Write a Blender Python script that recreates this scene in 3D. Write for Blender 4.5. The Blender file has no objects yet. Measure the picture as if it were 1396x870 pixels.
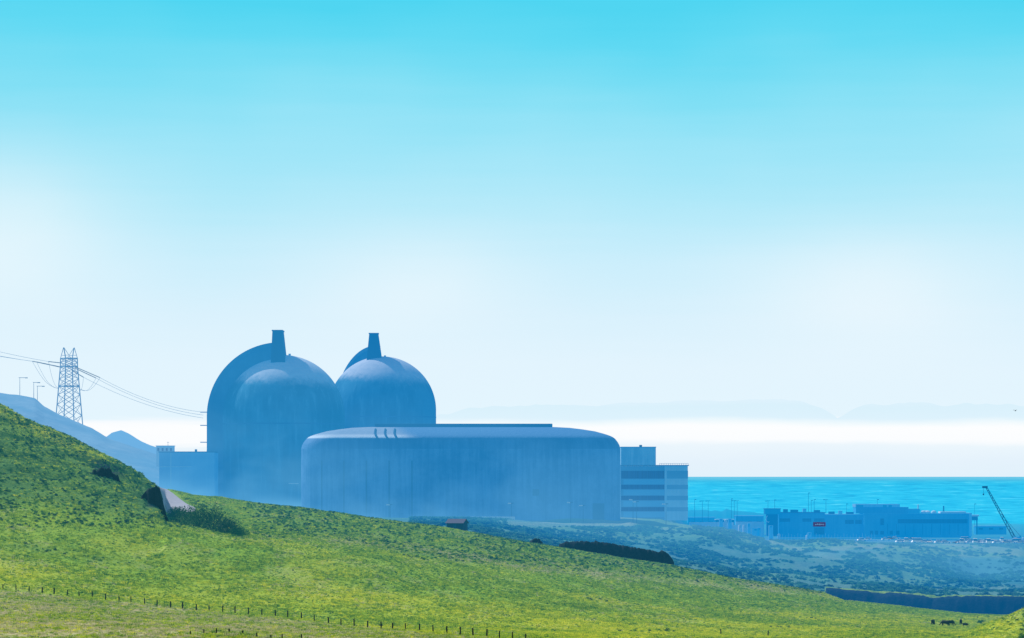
import bpy, math, random
import numpy as np
from mathutils import Vector, Matrix
random.seed(7); rng = np.random.default_rng(11)
C = bpy.context.scene.collection
F, CX, HY = 4762.0, 698.0, 649.0          # focal length in photo pixels, centre column, horizon row
SEA = -60.0
S = bpy.context.scene

def at(u, py, Y):                          # a photo pixel at a given distance -> a point of the place
    return Vector(((u-CX)/F*Y, Y, (HY-py)/F*Y))
def lin(r, g, b):
    f = lambda c: c/255/12.92 if c/255 <= .04045 else ((c/255+.055)/1.055)**2.4
    return (f(r), f(g), f(b), 1)

# ------------------------------------------------------------------ camera
cam = bpy.data.objects.new('camera', bpy.data.cameras.new('camera')); C.objects.link(cam); S.camera = cam
cam.rotation_euler = (math.radians(90), 0, 0)
cam.data.sensor_width = 36; cam.data.lens = 36*F/1396
cam.data.shift_y = (HY-435)/1396
cam.data.clip_start = 1; cam.data.clip_end = 700000
S.view_settings.view_transform = 'Standard'; S.view_settings.look = 'None'
S.view_settings.exposure = 0; S.view_settings.gamma = 1
S.cycles.max_bounces = 5; S.cycles.diffuse_bounces = 2; S.cycles.transparent_max_bounces = 6
S.cycles.use_denoising = True

# ------------------------------------------------------------------ sun and sky
SUN = Vector((-.52, .46, .72)).normalized()
el = math.asin(SUN.z); az = math.atan2(SUN.x, SUN.y)
sl = bpy.data.lights.new('sun', 'SUN'); sl.energy = 5.0; sl.angle = math.radians(.53); sl.color = (1, .94, .83)
so = bpy.data.objects.new('sun', sl); C.objects.link(so)
so.rotation_euler = SUN.to_track_quat('Z', 'Y').to_euler()

class NT:                                  # small node-writing helper
    def __init__(s, tree): s.t = tree; s.n = tree.nodes; s.l = tree.links
    def new(s, ty, **kw):
        n = s.n.new(ty)
        for k, v in kw.items(): setattr(n, k, v)
        return n
    def put(s, sock, v):
        if hasattr(v, 'links') or isinstance(v, bpy.types.NodeSocket): s.l.new(v, sock)
        else: sock.default_value = v
    def m(s, op, a, b=0.0, c=0.0, clamp=False):
        n = s.new('ShaderNodeMath', operation=op, use_clamp=clamp)
        s.put(n.inputs[0], a); s.put(n.inputs[1], b); s.put(n.inputs[2], c)
        return n.outputs[0]
    def mix(s, f, a, b, bt='MIX'):
        n = s.new('ShaderNodeMix', data_type='RGBA', blend_type=bt)
        s.put(n.inputs[0], f); s.put(n.inputs[6], a); s.put(n.inputs[7], b)
        return n.outputs[2]
    def ramp(s, f, stops, interp='LINEAR'):
        n = s.new('ShaderNodeValToRGB'); n.color_ramp.interpolation = interp
        e = n.color_ramp.elements
        while len(e) < len(stops): e.new(.5)
        for k, (p, c) in enumerate(sorted(stops, key=lambda q: q[0])):
            e[k].position = p; e[k].color = c if len(c) == 4 else (*c, 1)
        s.put(n.inputs[0], f); return n.outputs[0]
    def noise(s, vec, scale, detail=3, rough=.55, dist=0):
        n = s.new('ShaderNodeTexNoise'); s.put(n.inputs['Vector'], vec)
        n.inputs['Scale'].default_value = scale; n.inputs['Detail'].default_value = detail
        n.inputs['Roughness'].default_value = rough; n.inputs['Distortion'].default_value = dist
        return n.outputs[0]
    def scl(s, vec, x, y, z):
        n = s.new('ShaderNodeVectorMath', operation='MULTIPLY'); s.put(n.inputs[0], vec); n.inputs[1].default_value = (x, y, z)
        return n.outputs[0]
    def step(s, f, a, b):                  # 0 below a, 1 above b
        n = s.new('ShaderNodeMapRange', interpolation_type='SMOOTHSTEP'); s.put(n.inputs[0], f)
        n.inputs[1].default_value = a; n.inputs[2].default_value = b
        return n.outputs[0]
g4 = lambda v: (v, v, v, 1)

SKYSTOPS = [(649,(226,241,251)),(628,(229,242,252)),(609,(235,246,253)),(602,(251,253,255)),(584,(253,254,255)),(577,(243,250,255)),
  (571,(228,245,254)),(500,(226,244,254)),(430,(217,241,253)),(350,(202,238,252)),(280,(182,234,250)),(200,(158,229,248)),
  (120,(128,223,245)),(50,(97,217,243)),(0,(80,213,241))]
w = bpy.data.worlds.new('World'); S.world = w; w.use_nodes = True
N = NT(w.node_tree); N.n.clear()
tc = N.new('ShaderNodeTexCoord'); sp = N.new('ShaderNodeSeparateXYZ'); N.l.new(tc.outputs['Generated'], sp.inputs[0])
hor = N.m('SQRT', N.m('ADD', N.m('MULTIPLY', sp.outputs[0], sp.outputs[0]), N.m('MULTIPLY', sp.outputs[1], sp.outputs[1])))
t = N.m('DIVIDE', sp.outputs[2], N.m('MAXIMUM', hor, .001))
azm = N.m('ARCTAN2', sp.outputs[0], sp.outputs[1])
wob = N.m('MULTIPLY', N.m('SUBTRACT', N.noise(N.scl(tc.outputs['Generated'], 12, 12, 260), 1.0, 5, .6), .5), .0062)
wb2 = N.m('MULTIPLY', N.m('SUBTRACT', N.noise(N.scl(tc.outputs['Generated'], 1, 1, 2.2), 9.0, 3, .5), .5), N.m('MULTIPLY', t, .24))
tt = N.m('DIVIDE', N.m('ADD', N.m('ADD', t, wob), wb2), 649/F, clamp=True)
grad = N.ramp(tt, [((HY-p)/649, lin(*c)) for p, c in SKYSTOPS])
blob = None
for (u, p, su, sp_, k) in [(-10, 330, 170, 110, .5), (560, 385, 150, 70, .34), (1190, 400, 170, 80, .40)]:
    a = N.m('DIVIDE', N.m('SUBTRACT', azm, math.atan((u-CX)/F)), su/F)
    b = N.m('DIVIDE', N.m('SUBTRACT', t, (HY-p)/F), sp_/F)
    g = N.m('MULTIPLY', N.m('EXPONENT', N.m('MULTIPLY', N.m('ADD', N.m('MULTIPLY', a, a), N.m('MULTIPLY', b, b)), -1)), k)
    blob = g if blob is None else N.m('ADD', blob, g, clamp=True)
thin = N.m('MULTIPLY', blob, N.m('ADD', .7, N.m('MULTIPLY', N.noise(N.scl(tc.outputs['Generated'], 1, 1, 2.0), 22.0, 4, .55), .5)), clamp=True)
grad = N.mix(thin, grad, lin(250, 253, 255))
sky = N.new('ShaderNodeTexSky', sky_type='NISHITA', sun_disc=False)
sky.sun_elevation = el; sky.sun_rotation = az; sky.air_density = 1.3; sky.dust_density = .6; sky.ozone_density = 1.5
bgN = N.new('ShaderNodeBackground'); N.l.new(sky.outputs[0], bgN.inputs[0]); bgN.inputs[1].default_value = .12
bgG = N.new('ShaderNodeBackground'); N.l.new(grad, bgG.inputs[0]); bgG.inputs[1].default_value = 1
mx = N.new('ShaderNodeMixShader'); N.l.new(N.step(t, .15, .30), mx.inputs[0]); N.l.new(bgG.outputs[0], mx.inputs[1]); N.l.new(bgN.outputs[0], mx.inputs[2])
wo = N.new('ShaderNodeOutputWorld'); N.l.new(mx.outputs[0], wo.inputs[0])

# ------------------------------------------------------------------ aerial haze, glow mixed into materials by where a surface stands
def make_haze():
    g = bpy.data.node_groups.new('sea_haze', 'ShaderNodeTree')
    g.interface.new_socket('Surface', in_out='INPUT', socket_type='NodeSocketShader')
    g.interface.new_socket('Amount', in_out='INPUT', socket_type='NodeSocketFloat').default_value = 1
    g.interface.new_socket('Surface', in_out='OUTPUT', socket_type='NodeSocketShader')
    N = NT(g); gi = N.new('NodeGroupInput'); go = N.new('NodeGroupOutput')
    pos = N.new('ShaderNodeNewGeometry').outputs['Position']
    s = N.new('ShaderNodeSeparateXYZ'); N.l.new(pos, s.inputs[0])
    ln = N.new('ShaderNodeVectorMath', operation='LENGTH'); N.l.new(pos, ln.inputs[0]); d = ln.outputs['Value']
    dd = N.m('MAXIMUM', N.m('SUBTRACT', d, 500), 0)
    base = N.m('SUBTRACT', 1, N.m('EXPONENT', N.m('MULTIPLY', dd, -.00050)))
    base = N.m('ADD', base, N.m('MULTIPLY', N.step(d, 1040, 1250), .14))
    # low mist over the plant, mixed in likewise, thinning with height, uneven
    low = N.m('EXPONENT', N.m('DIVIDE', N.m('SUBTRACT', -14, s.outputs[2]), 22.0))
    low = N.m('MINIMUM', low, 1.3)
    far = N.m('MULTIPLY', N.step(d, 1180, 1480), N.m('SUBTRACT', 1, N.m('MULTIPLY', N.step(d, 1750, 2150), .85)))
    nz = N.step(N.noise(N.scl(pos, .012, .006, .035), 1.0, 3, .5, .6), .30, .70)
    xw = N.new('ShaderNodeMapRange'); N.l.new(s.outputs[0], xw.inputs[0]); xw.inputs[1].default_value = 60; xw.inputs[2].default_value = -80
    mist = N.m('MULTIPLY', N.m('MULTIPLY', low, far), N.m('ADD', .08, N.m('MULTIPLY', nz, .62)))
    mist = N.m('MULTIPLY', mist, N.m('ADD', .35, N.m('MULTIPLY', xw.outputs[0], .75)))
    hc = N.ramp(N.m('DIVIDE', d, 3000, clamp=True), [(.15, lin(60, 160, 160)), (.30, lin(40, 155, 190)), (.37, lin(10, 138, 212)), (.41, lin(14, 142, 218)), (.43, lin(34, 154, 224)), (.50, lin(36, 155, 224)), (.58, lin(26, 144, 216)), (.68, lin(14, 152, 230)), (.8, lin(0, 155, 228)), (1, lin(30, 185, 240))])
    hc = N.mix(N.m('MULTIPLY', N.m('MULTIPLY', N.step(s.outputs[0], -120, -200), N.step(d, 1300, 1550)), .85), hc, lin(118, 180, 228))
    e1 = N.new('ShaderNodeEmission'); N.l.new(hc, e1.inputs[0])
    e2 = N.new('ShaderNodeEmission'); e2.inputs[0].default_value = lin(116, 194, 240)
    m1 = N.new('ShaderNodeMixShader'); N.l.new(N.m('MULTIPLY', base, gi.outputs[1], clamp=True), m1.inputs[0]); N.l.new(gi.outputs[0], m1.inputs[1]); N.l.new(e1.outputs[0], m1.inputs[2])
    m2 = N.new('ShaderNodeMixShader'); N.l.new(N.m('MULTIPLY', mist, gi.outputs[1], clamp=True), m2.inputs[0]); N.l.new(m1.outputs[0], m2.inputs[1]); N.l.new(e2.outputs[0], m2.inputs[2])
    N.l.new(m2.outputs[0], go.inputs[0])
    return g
HAZE = make_haze()
def mat(name, colfn, rough=.85, amount=1.0, bump=None, spec=.2, translucent=0, metal=0):
    m = bpy.data.materials.new(name); m.use_nodes = True; N = NT(m.node_tree); N.n.clear()
    geo = N.new('ShaderNodeNewGeometry'); pos = geo.outputs['Position']
    col = colfn(N, pos, geo) if callable(colfn) else colfn
    p = N.new('ShaderNodeBsdfPrincipled'); N.put(p.inputs['Base Color'], col)
    p.inputs['Roughness'].default_value = rough; p.inputs['Specular IOR Level'].default_value = spec
    p.inputs['Metallic'].default_value = metal
    if bump:
        b = N.new('ShaderNodeBump'); b.inputs['Distance'].default_value = bump[1]; b.inputs['Strength'].default_value = bump[2] if len(bump) > 2 else .8
        N.l.new(bump[0](N, pos), b.inputs['Height']); N.l.new(b.outputs[0], p.inputs['Normal'])
    out = p.outputs[0]
    if translucent:
        tr = N.new('ShaderNodeBsdfTranslucent'); N.put(tr.inputs[0], col)
        mx = N.new('ShaderNodeMixShader'); mx.inputs[0].default_value = translucent
        N.l.new(out, mx.inputs[1]); N.l.new(tr.outputs[0], mx.inputs[2]); out = mx.outputs[0]
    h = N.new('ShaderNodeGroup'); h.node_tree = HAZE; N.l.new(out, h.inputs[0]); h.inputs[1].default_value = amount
    o = N.new('ShaderNodeOutputMaterial'); N.l.new(h.outputs[0], o.inputs[0])
    m.cycles.emission_sampling = 'NONE'
    return m

# ------------------------------------------------------------------ object helpers
def tag(o, label=None, cat=None, group=None, kind=None):
    for k, v in (('label', label), ('category', cat), ('group', group), ('kind', kind)):
        if v: o[k] = v
    return o
def empty(name, loc, label, cat, group=None, rz=0):
    o = bpy.data.objects.new(name, None); C.objects.link(o); o.location = loc; o.rotation_euler = (0, 0, rz)
    return tag(o, label, cat, group)
class MB:
    def __init__(s): s.v = []; s.f = []
    def add(s, vs, fs):
        o = len(s.v); s.v += [tuple(q) for q in vs]; s.f += [tuple(i+o for i in f) for f in fs]; return s
    def box(s, x0, x1, y0, y1, z0, z1, tx=0, ty=0):     # tx, ty: taper of the top
        vs = [(x0,y0,z0),(x1,y0,z0),(x1,y1,z0),(x0,y1,z0),(x0+tx,y0+ty,z1),(x1-tx,y0+ty,z1),(x1-tx,y1-ty,z1),(x0+tx,y1-ty,z1)]
        return s.add(vs, [(3,2,1,0),(4,5,6,7),(0,1,5,4),(1,2,6,5),(2,3,7,6),(3,0,4,7)])
    def tube(s, pts, r, n=6, r2=None):
        pts = [Vector(p) for p in pts]; L = len(pts); vs = []; fs = []
        for i, p in enumerate(pts):
            d = (pts[min(i+1, L-1)]-pts[max(i-1, 0)]).normalized()
            a = d.cross(Vector((0, 0, 1)));  a = a if a.length > .05 else d.cross(Vector((0, 1, 0)))
            a.normalize(); b = d.cross(a).normalized()
            rr = r if r2 is None else r+(r2-r)*i/(L-1)
            vs += [p+a*rr*math.cos(k*2*math.pi/n)+b*rr*math.sin(k*2*math.pi/n) for k in range(n)]
        for i in range(L-1):
            fs += [(i*n+k, i*n+(k+1) % n, (i+1)*n+(k+1) % n, (i+1)*n+k) for k in range(n)]
        fs += [tuple(range(n-1, -1, -1)), tuple(range((L-1)*n, L*n))]
        return s.add(vs, fs)
    def bar(s, a, b, r): return s.tube([a, b], r, 4)
    def lathe(s, prof, n=24, c=(0, 0)):
        vs = [(c[0]+r*math.cos(k*2*math.pi/n), c[1]+r*math.sin(k*2*math.pi/n), z) for r, z in prof for k in range(n)]
        fs = [(i*n+k, i*n+(k+1) % n, (i+1)*n+(k+1) % n, (i+1)*n+k) for i in range(len(prof)-1) for k in range(n)]
        fs += [tuple(range(n-1, -1, -1)), tuple(range((len(prof)-1)*n, len(prof)*n))]
        return s.add(vs, fs)
    def build(s, name, m, parent=None, smooth=False, bevel=0, angle=40):
        me = bpy.data.meshes.new(name); me.from_pydata(s.v, [], s.f); me.materials.append(m)
        if smooth:
            me.shade_smooth()
            me.set_sharp_from_angle(angle=math.radians(angle))
        o = bpy.data.objects.new(name, me); C.objects.link(o); o.parent = parent
        if bevel:
            b = o.modifiers.new('bevel', 'BEVEL'); b.width = bevel; b.segments = 2
        return o
def copy_tree(o, parent=None):
    c = o.copy(); C.objects.link(c); c.parent = parent
    for ch in [q for q in bpy.data.objects if q.parent == o]: copy_tree(ch, c)
    return c

# ------------------------------------------------------------------ terrain
def vnoise(x, y, seed=0):                  # smooth lattice noise, -1..1
    xi = np.floor(x).astype(np.int64); yi = np.floor(y).astype(np.int64); fx = x-xi; fy = y-yi
    fx = fx*fx*(3-2*fx); fy = fy*fy*(3-2*fy)
    def h(a, b):
        n = (a*374761393+b*668265263+seed*974634777) & 0x7fffffff
        n = ((n ^ (n >> 13))*1274126177) & 0x7fffffff
        return ((n ^ (n >> 16)) & 0xffff)/32767.5-1
    a = h(xi, yi); b = h(xi+1, yi); c = h(xi, yi+1); d = h(xi+1, yi+1)
    return (a*(1-fx)+b*fx)*(1-fy)+(c*(1-fx)+d*fx)*fy
def fbm(x, y, o=4, seed=0, g=.5):
    s = 0; a = 1; t = 0
    for k in range(o): s = s+a*vnoise(x*2**k+k*17.3, y*2**k-k*9.1, seed+k); t += a; a *= g
    return s/t
def curve(pts):
    xs, ys = zip(*pts)
    return lambda u: np.interp(u, xs, ys)
def zc(z): return lambda Y: curve([(0, HY-z*F/Y), (1, HY-z*F/Y)])
crestB = curve([(-600,668),(0,662),(217,663),(240,667),(262,672),(300,674),(350,682),(420,690),(500,702),(600,715),(700,733),(760,742),(840,756),(917,767),(1000,785),(1060,795),(1120,803),(1150,815),(1200,820),(1250,826),(1320,833),(1396,836),(1900,845)])
ROWS = [
 (2, lambda u: HY+F*2.0/2+0*u), (60, lambda u: HY+F*6/60+0*u), (300, lambda u: 925+0*u),
 (430, curve([(-600,850),(0,876),(350,888),(700,890),(1000,905),(1396,915),(1900,915)])),
 (480, curve([(-600,830),(0,851),(350,862),(700,873),(1000,893),(1396,902),(1900,900)])),
 (640, curve([(-600,790),(0,803),(180,822),(350,836),(700,853),(1000,872),(1330,874),(1396,872),(1900,850)])),
 (700, curve([(-600,750),(0,760),(240,790),(450,806),(700,830),(1000,860),(1315,862),(1340,850),(1396,827),(1500,780),(1900,700)])),
 (770, curve([(-600,640),(0,679),(100,694),(240,716),(325,732),(450,750),(600,778),(800,812),(1000,840),(1200,852),(1300,857),(1396,858),(1900,860)])),
 (862, curve([(-600,300),(-200,440),(0,551),(30,565),(60,581),(110,604),(160,626),(200,650),(217,663),(226,702),(262,699),(325,708),(450,722),(600,742),(760,767),(900,792),(1000,810),(1150,830),(1300,844),(1396,848),(1900,850)])),
 (950, crestB),
 (985, lambda u: crestB(u)+9), (1030, lambda u: crestB(u)+24), (1098, lambda u: crestB(u)+22),
 (1108, lambda u: np.where(u < 1124, crestB(u)+np.clip((u-200)/60, 4, 6), 0)+np.where(u >= 1124, np.interp(u, [1124,1200,1300,1396,1900],[801,807,812,813,815]), 0)),
 (1200, curve([(-600,705),(300,704),(640,714),(760,735),(850,747),(1000,772),(1130,787),(1250,796),(1396,802),(1900,804)])),
 (1300, curve([(-600,701),(300,701),(640,708),(850,724),(935,734),(1000,746),(1100,757),(1200,760),(1260,772),(1330,786),(1396,784),(1900,780)])),
 (1400, curve([(-600,707),(640,707),(850,708),(935,713),(990,723),(1045,740.5),(1100,742),(1200,741.5),(1280,742),(1396,744),(1900,744)])),
 (1500, curve([(-600,703),(640,703),(900,703),(945,735),(1045,741),(1396,742.5),(1900,742)])),
 (2150, curve([(-600,686.6),(900,686.6),(950,735),(1045,738),(1200,738),(1396,741.5),(1900,741)])),
 (2950, curve([(-600,676.4),(900,676.4),(950,712),(1396,714),(1900,714)])),
 (3020, lambda u: HY+62*F/3020+0*u),
 (3060, lambda u: HY+66*F/3060+0*u)]
RY = np.array([r[0] for r in ROWS], float)
def field(u, Y):
    """row of the photo in which the ground at column u and distance Y shows; monotone cubic between the rows"""
    u = np.asarray(u, float); Y = np.asarray(Y, float)
    P = np.stack([np.broadcast_to(r[1](u), u.shape) for r in ROWS])
    h = np.diff(RY).reshape((-1,)+(1,)*u.ndim); d = np.diff(P, axis=0)/h
    m = np.zeros_like(P); ok = d[:-1]*d[1:] > 0
    w1 = 2*h[1:]+h[:-1]; w2 = h[1:]+2*h[:-1]
    with np.errstate(all='ignore'):
        m[1:-1] = np.where(ok, (w1+w2)/(w1/d[:-1]+w2/d[1:]), 0)
    m[0] = d[0]; m[-1] = d[-1]
    k = np.clip(np.searchsorted(RY, Y, side='right')-1, 0, len(RY)-2)
    K = np.broadcast_to(k, u.shape)[None]
    tk = lambda A: np.take_along_axis(A, K, 0)[0]
    hh = (RY[k+1]-RY[k]); t = (Y-RY[k])/hh
    return (2*t**3-3*t**2+1)*tk(P)+(t**3-2*t**2+t)*hh*tk(m)+(-2*t**3+3*t**2)*tk(P[1:])+(t**3-t**2)*hh*tk(m[1:])
def sst(x, a, b): t = np.clip((x-a)/(b-a), 0, 1); return t*t*(3-2*t)
def heights(u, Y):
    py = field(u, Y); z = -(py-HY)/F*Y; X = (u-CX)/F*Y
    near = sst(Y, 250, 430)*(1-sst(Y, 990, 1040))
    hill = sst(Y, 765, 800)*(1-sst(Y, 862, 885))*(1-sst(u, 195, 222))
    z = z-near*(.45+.35*sst(Y, 900, 950)*sst(u, 240, 300))+near*(.30*fbm(X/14, Y/22, 4, 3)+.10*fbm(X/2.2, Y/3.5, 3, 9))
    z = z+hill*(1.3*fbm(X/10, (Y+z*3)/7, 4, 21)+.8*np.abs(fbm(X/14, z/1.6, 3, 33)))
    far = sst(Y, 1110, 1200)*(1-sst(Y, 1395, 1440))*sst(u, 560, 900)
    z = z+far*(2.6*fbm(X/26, Y/42, 4, 41)-1.1*np.abs(fbm(X/18, Y/60, 3, 44)))
    z = z-sst(Y, 1092, 1106)*(1-sst(Y, 1109, 1125))*sst(u, 1120, 1140)*2.4*np.abs(fbm(X/9, Y/9, 5, 55, .65))
    z = z+sst(Y, 1500, 1600)*(1-sst(Y, 2850, 2950))*.4*fbm(X/50, Y/80, 3, 61)
    return X, z
def ground(u, Y):
    X, z = heights(np.array([float(u)]), np.array([float(Y)])); return Vector((X[0], Y, z[0]))
def hit(u, py, a, b):                      # first distance between a and b at which the ground rises to row py
    Y = np.linspace(a, b, 900); X, z = heights(np.full_like(Y, u), Y); p = HY-z/Y*F
    k = np.argmax(p <= py); return Vector((X[k], Y[k], z[k]))

UG = np.concatenate([np.arange(-560, -80, 10), np.arange(-80, 1480, 2.6), np.arange(1480, 1880, 10)])
YG = np.concatenate([np.linspace(2, 425, 40), np.arange(427, 765, 1.5), np.arange(765, 965, .9), np.arange(965, 1096, 5), np.arange(1096, 1112, .8), np.arange(1112, 1450, 2.8), np.arange(1450, 1650, 10), np.arange(1650, 3060, 18), [3060]])
U, YY = np.meshgrid(UG, YG); XX, ZZ = heights(U, YY); PY = HY-ZZ/YY*F
nr, nc = U.shape
def grid_mesh(name, XX, YY, ZZ, m, attrs=()):
    nr, nc = XX.shape; me = bpy.data.meshes.new(name)
    co = np.stack([XX, YY, ZZ], -1).reshape(-1, 3).astype(np.float32)
    i = np.arange(nr*nc).reshape(nr, nc)
    q = np.stack([i[:-1, :-1], i[:-1, 1:], i[1:, 1:], i[1:, :-1]], -1).reshape(-1, 4).astype(np.int32)
    me.vertices.add(len(co)); me.vertices.foreach_set('co', co.ravel())
    me.loops.add(q.size); me.loops.foreach_set('vertex_index', q.ravel())
    me.polygons.add(len(q)); me.polygons.foreach_set('loop_start', np.arange(0, q.size, 4, dtype=np.int32))
    me.polygons.foreach_set('loop_total', np.full(len(q), 4, np.int32))
    me.update(calc_edges=True); me.shade_smooth()
    for an, av in attrs:
        a = me.attributes.new(an, 'FLOAT', 'POINT'); a.data.foreach_set('value', av.ravel().astype(np.float32))
    me.materials.append(m)
    o = bpy.data.objects.new(name, me); C.objects.link(o); return o

def masks(u, Y, py, X):
    """what grows where: scrub (dark), dry (yellow green), bare (tan soil), rock (dark earth, and shade painted on the canyon cliff)"""
    n1 = fbm(X/20, Y/32, 4, 71); n2 = fbm(X/7, Y/14, 3, 72)
    hillA = sst(Y, 762, 785)*(1-sst(u, 240, 330))*(1-sst(Y, 905, 930))
    mid = curve([(-600,700),(240,715),(330,735),(450,735),(600,765),(760,778),(900,790),(1000,800),(1150,812),(1900,850)])(u)
    slopeB = sst(u, 250, 330)*(1-sst(py, mid-8, mid+6))*(1-sst(u, 1080, 1150))*sst(Y, 700, 760)*(1-sst(Y, 960, 1000))
    scrub = np.clip(hillA*(.80+.35*n1)+slopeB*(.62+.3*n1)*sst(u, 250, 420)+.35*sst(n1, .2, .6), 0, 1)
    streak = np.exp(-((py-(745+u*.135+6*n1))/6)**2)*(u < 380)*sst(-u, -330, -60)*.8
    scrub = np.clip(scrub+streak*(.5+n2), 0, 1)
    scrub = scrub+(1-scrub)*.6*sst(u, 1385, 1396)
    fence = curve([(0,800),(350,836),(700,870),(900,880),(1900,900)])(u)
    dry = np.clip((.55+.7*n1)*np.exp(-((py-(fence-16))/26)**2)+.5*sst(n1, 0, .5)*(py > mid), 0, 1)
    crestA = np.exp(-((py-curve([(-600,300),(0,560),(60,590),(110,615),(217,672),(1900,672)])(u))/9)**2)*(Y < 870)*(Y > 800)*(u < 170)
    low = sst(py, fence+1, fence+8)*(1-sst(u, 690, 900))
    dry = np.clip(dry*(1-.75*low)+crestA*.8, 0, 1)
    bare = np.clip(.6*sst(n2+.4*n1, -.05, .5)+low*(.55+.5*sst(n2, -.3, .4)), 0, 1)*(1-hillA)*(.45+.55*low)
    band = np.exp(-((py-curve([(300,700),(450,735),(560,748),(700,770),(900,790),(1130,806),(1900,806)])(u))/7)**2)*sst(u, 360, 480)*(Y < 960)
    bare = np.clip(bare*.9+band*(.45+.5*n2), 0, 1)
    pad = sst(u, 680, 700)*(1-sst(u, 860, 880))*sst(-py, -721, -715)*(Y > 1150)*sst(n1+.3, -.1, .15)
    tracks = (Y > 1115)*(np.exp(-((py-(737+(u-1045)*.27))/2.2)**2)*(u > 1040)*(u < 1095)+np.exp(-((py-(742+(u-1170)*.55))/2.5)**2)*(u > 1165)*(u < 1212)
             +1.1*np.exp(-((py-758)/8)**2)*np.exp(-((u-1135)/45)**2)*sst(n2, -.4, .1)+.9*sst(n1, .12, .35)*sst(n2, -.3, .2)*(u > 900)+np.exp(-((py-803)/3)**2)*(u > 1135)*sst(n2, -.1, .3)+np.exp(-((py-745)/5)**2)*(u>1195)*(u<1330)*sst(n2, 0, .4))
    lot = (Y > 2080)*(Y < 2340)*1.0
    bare = np.clip(np.where(Y > 1110, 0, bare)+pad*.9+tracks*.8+lot*.75, 0, 1)
    rock_shade = np.exp(-(((u-146)/22)**2+((py-(638+(u-146)*.3))/8)**2)**2)*sst(n2+n1, -.75, -.25)*(Y < 865)
    rock_shade += sst(u, 196, 206)*(1-sst(u, 226, 232))*(Y > 780)*(Y < 885)*sst(py, 662, 668)*(1-sst(py, 689, 694))
    rock_shade += sst(u, 1120, 1126)*(Y > 1090)*(Y < 1109)  # shade of the canyon cliff, put in as dark colour
    rock_shade += np.exp(-((u-140)/55)**2-((py-628)/9)**2)*sst(n2, .25, .45)*(Y < 865)*.9
    rock_shade += .8*(Y < 1020)*(Y > 880)*np.exp(-((py-crestB(u)+0)/2.5)**2)*sst(u, 1115, 1120)*(1-sst(u, 1138, 1146))
    gul = (Y > 1115)*(Y < 1420)*sst(u, 1240, 1300)*sst(py, 752, 764)*(1-sst(py, 796, 801))
    gul = np.maximum(gul+0*u, np.where(Y > 1340, .5, np.where(Y > 1112, .72+.3*n1, 0)))
    return np.clip(scrub, 0, 1), dry, bare, np.clip(rock_shade, 0, 1), np.clip(gul, 0, 1)
sc_, dr_, ba_, ro_, gu_ = masks(U, YY, PY, XX)

def A(N, name):
    n = N.new('ShaderNodeAttribute'); n.attribute_name = name; return n.outputs['Fac']
def groundcol(N, pos, geo):
    n1 = N.noise(N.scl(pos, .5, .30, .5), 1, 4, .65); n2 = N.noise(N.scl(pos, 1.6, .8, 1.6), 1, 3, .7); n0 = N.noise(N.scl(pos, .06, .035, .06), 1, 4, .6)
    c = N.mix(N.step(n1, .3, .7), (.10, .24, .03, 1), (.27, .43, .03, 1))
    c = N.mix(N.m('MULTIPLY', N.step(n0, .4, .62), .6), c, (.30, .42, .05, 1))
    c = N.mix(A(N, 'dry'), c, N.mix(n2, (.32, .44, .03, 1), (.58, .55, .05, 1)))
    c = N.mix(N.m('MULTIPLY', A(N, 'bare'), N.step(n1, .25, .55)), c, N.mix(n2, (.34, .34, .17, 1), (.55, .46, .30, 1)))
    c = N.mix(N.m('MULTIPLY', A(N, 'scrub'), .85), c, N.mix(n2, (.04, .13, .05, 1), (.12, .25, .06, 1)))
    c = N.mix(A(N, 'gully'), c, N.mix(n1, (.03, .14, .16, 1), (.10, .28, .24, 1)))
    c = N.mix(A(N, 'rock_shade'), c, N.mix(N.noise(N.scl(pos, .9, .9, .25), 1, 4, .7), (.003, .004, .008, 1), (.03, .05, .08, 1)))
    return c
gm = mat('ground_cover', groundcol, .95, bump=(lambda N, pos: N.noise(N.scl(pos, 1.3, .9, 1.3), 1, 4, .7), .5, .9), spec=.05)
g = grid_mesh('ground', XX, YY, ZZ, gm, (('scrub', sc_), ('dry', dr_), ('bare', ba_), ('rock_shade', ro_), ('gully', gu_)))
tag(g, 'rolling green coastal grassland falling away to a canyon and the sea cliff terrace', 'ground', kind='structure')

# farther hazy hills on the left
def hill(name, rows, u0, u1, m, amp, seed, label):
    global ROWS, RY
    keep = ROWS, RY; ROWS = rows; RY = np.array([r[0] for r in rows], float)
    u = np.linspace(u0, u1, 320); y = np.linspace(RY[0], RY[-1], 150); Ug, Yg = np.meshgrid(u, y)
    P = field(Ug, Yg); Z = -(P-HY)/F*Yg; X = (Ug-CX)/F*Yg
    ROWS, RY = keep
    Z = Z+amp*fbm(X/30, Yg/45, 5, seed)*1.0
    return tag(grid_mesh(name, X, Yg, Z, m), label, 'hill', kind='structure')
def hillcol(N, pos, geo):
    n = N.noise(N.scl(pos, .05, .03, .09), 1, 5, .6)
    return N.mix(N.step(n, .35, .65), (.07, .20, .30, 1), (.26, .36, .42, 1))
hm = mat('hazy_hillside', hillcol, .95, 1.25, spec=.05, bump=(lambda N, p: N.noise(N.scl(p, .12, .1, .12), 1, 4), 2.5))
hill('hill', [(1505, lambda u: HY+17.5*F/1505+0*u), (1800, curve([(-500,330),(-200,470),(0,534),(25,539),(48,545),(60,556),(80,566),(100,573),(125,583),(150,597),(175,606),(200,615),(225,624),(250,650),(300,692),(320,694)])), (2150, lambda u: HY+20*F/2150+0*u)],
     -480, 318, hm, 1.6, 5, 'blue hazy hill slope behind the green hill, under the pylon')
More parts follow.
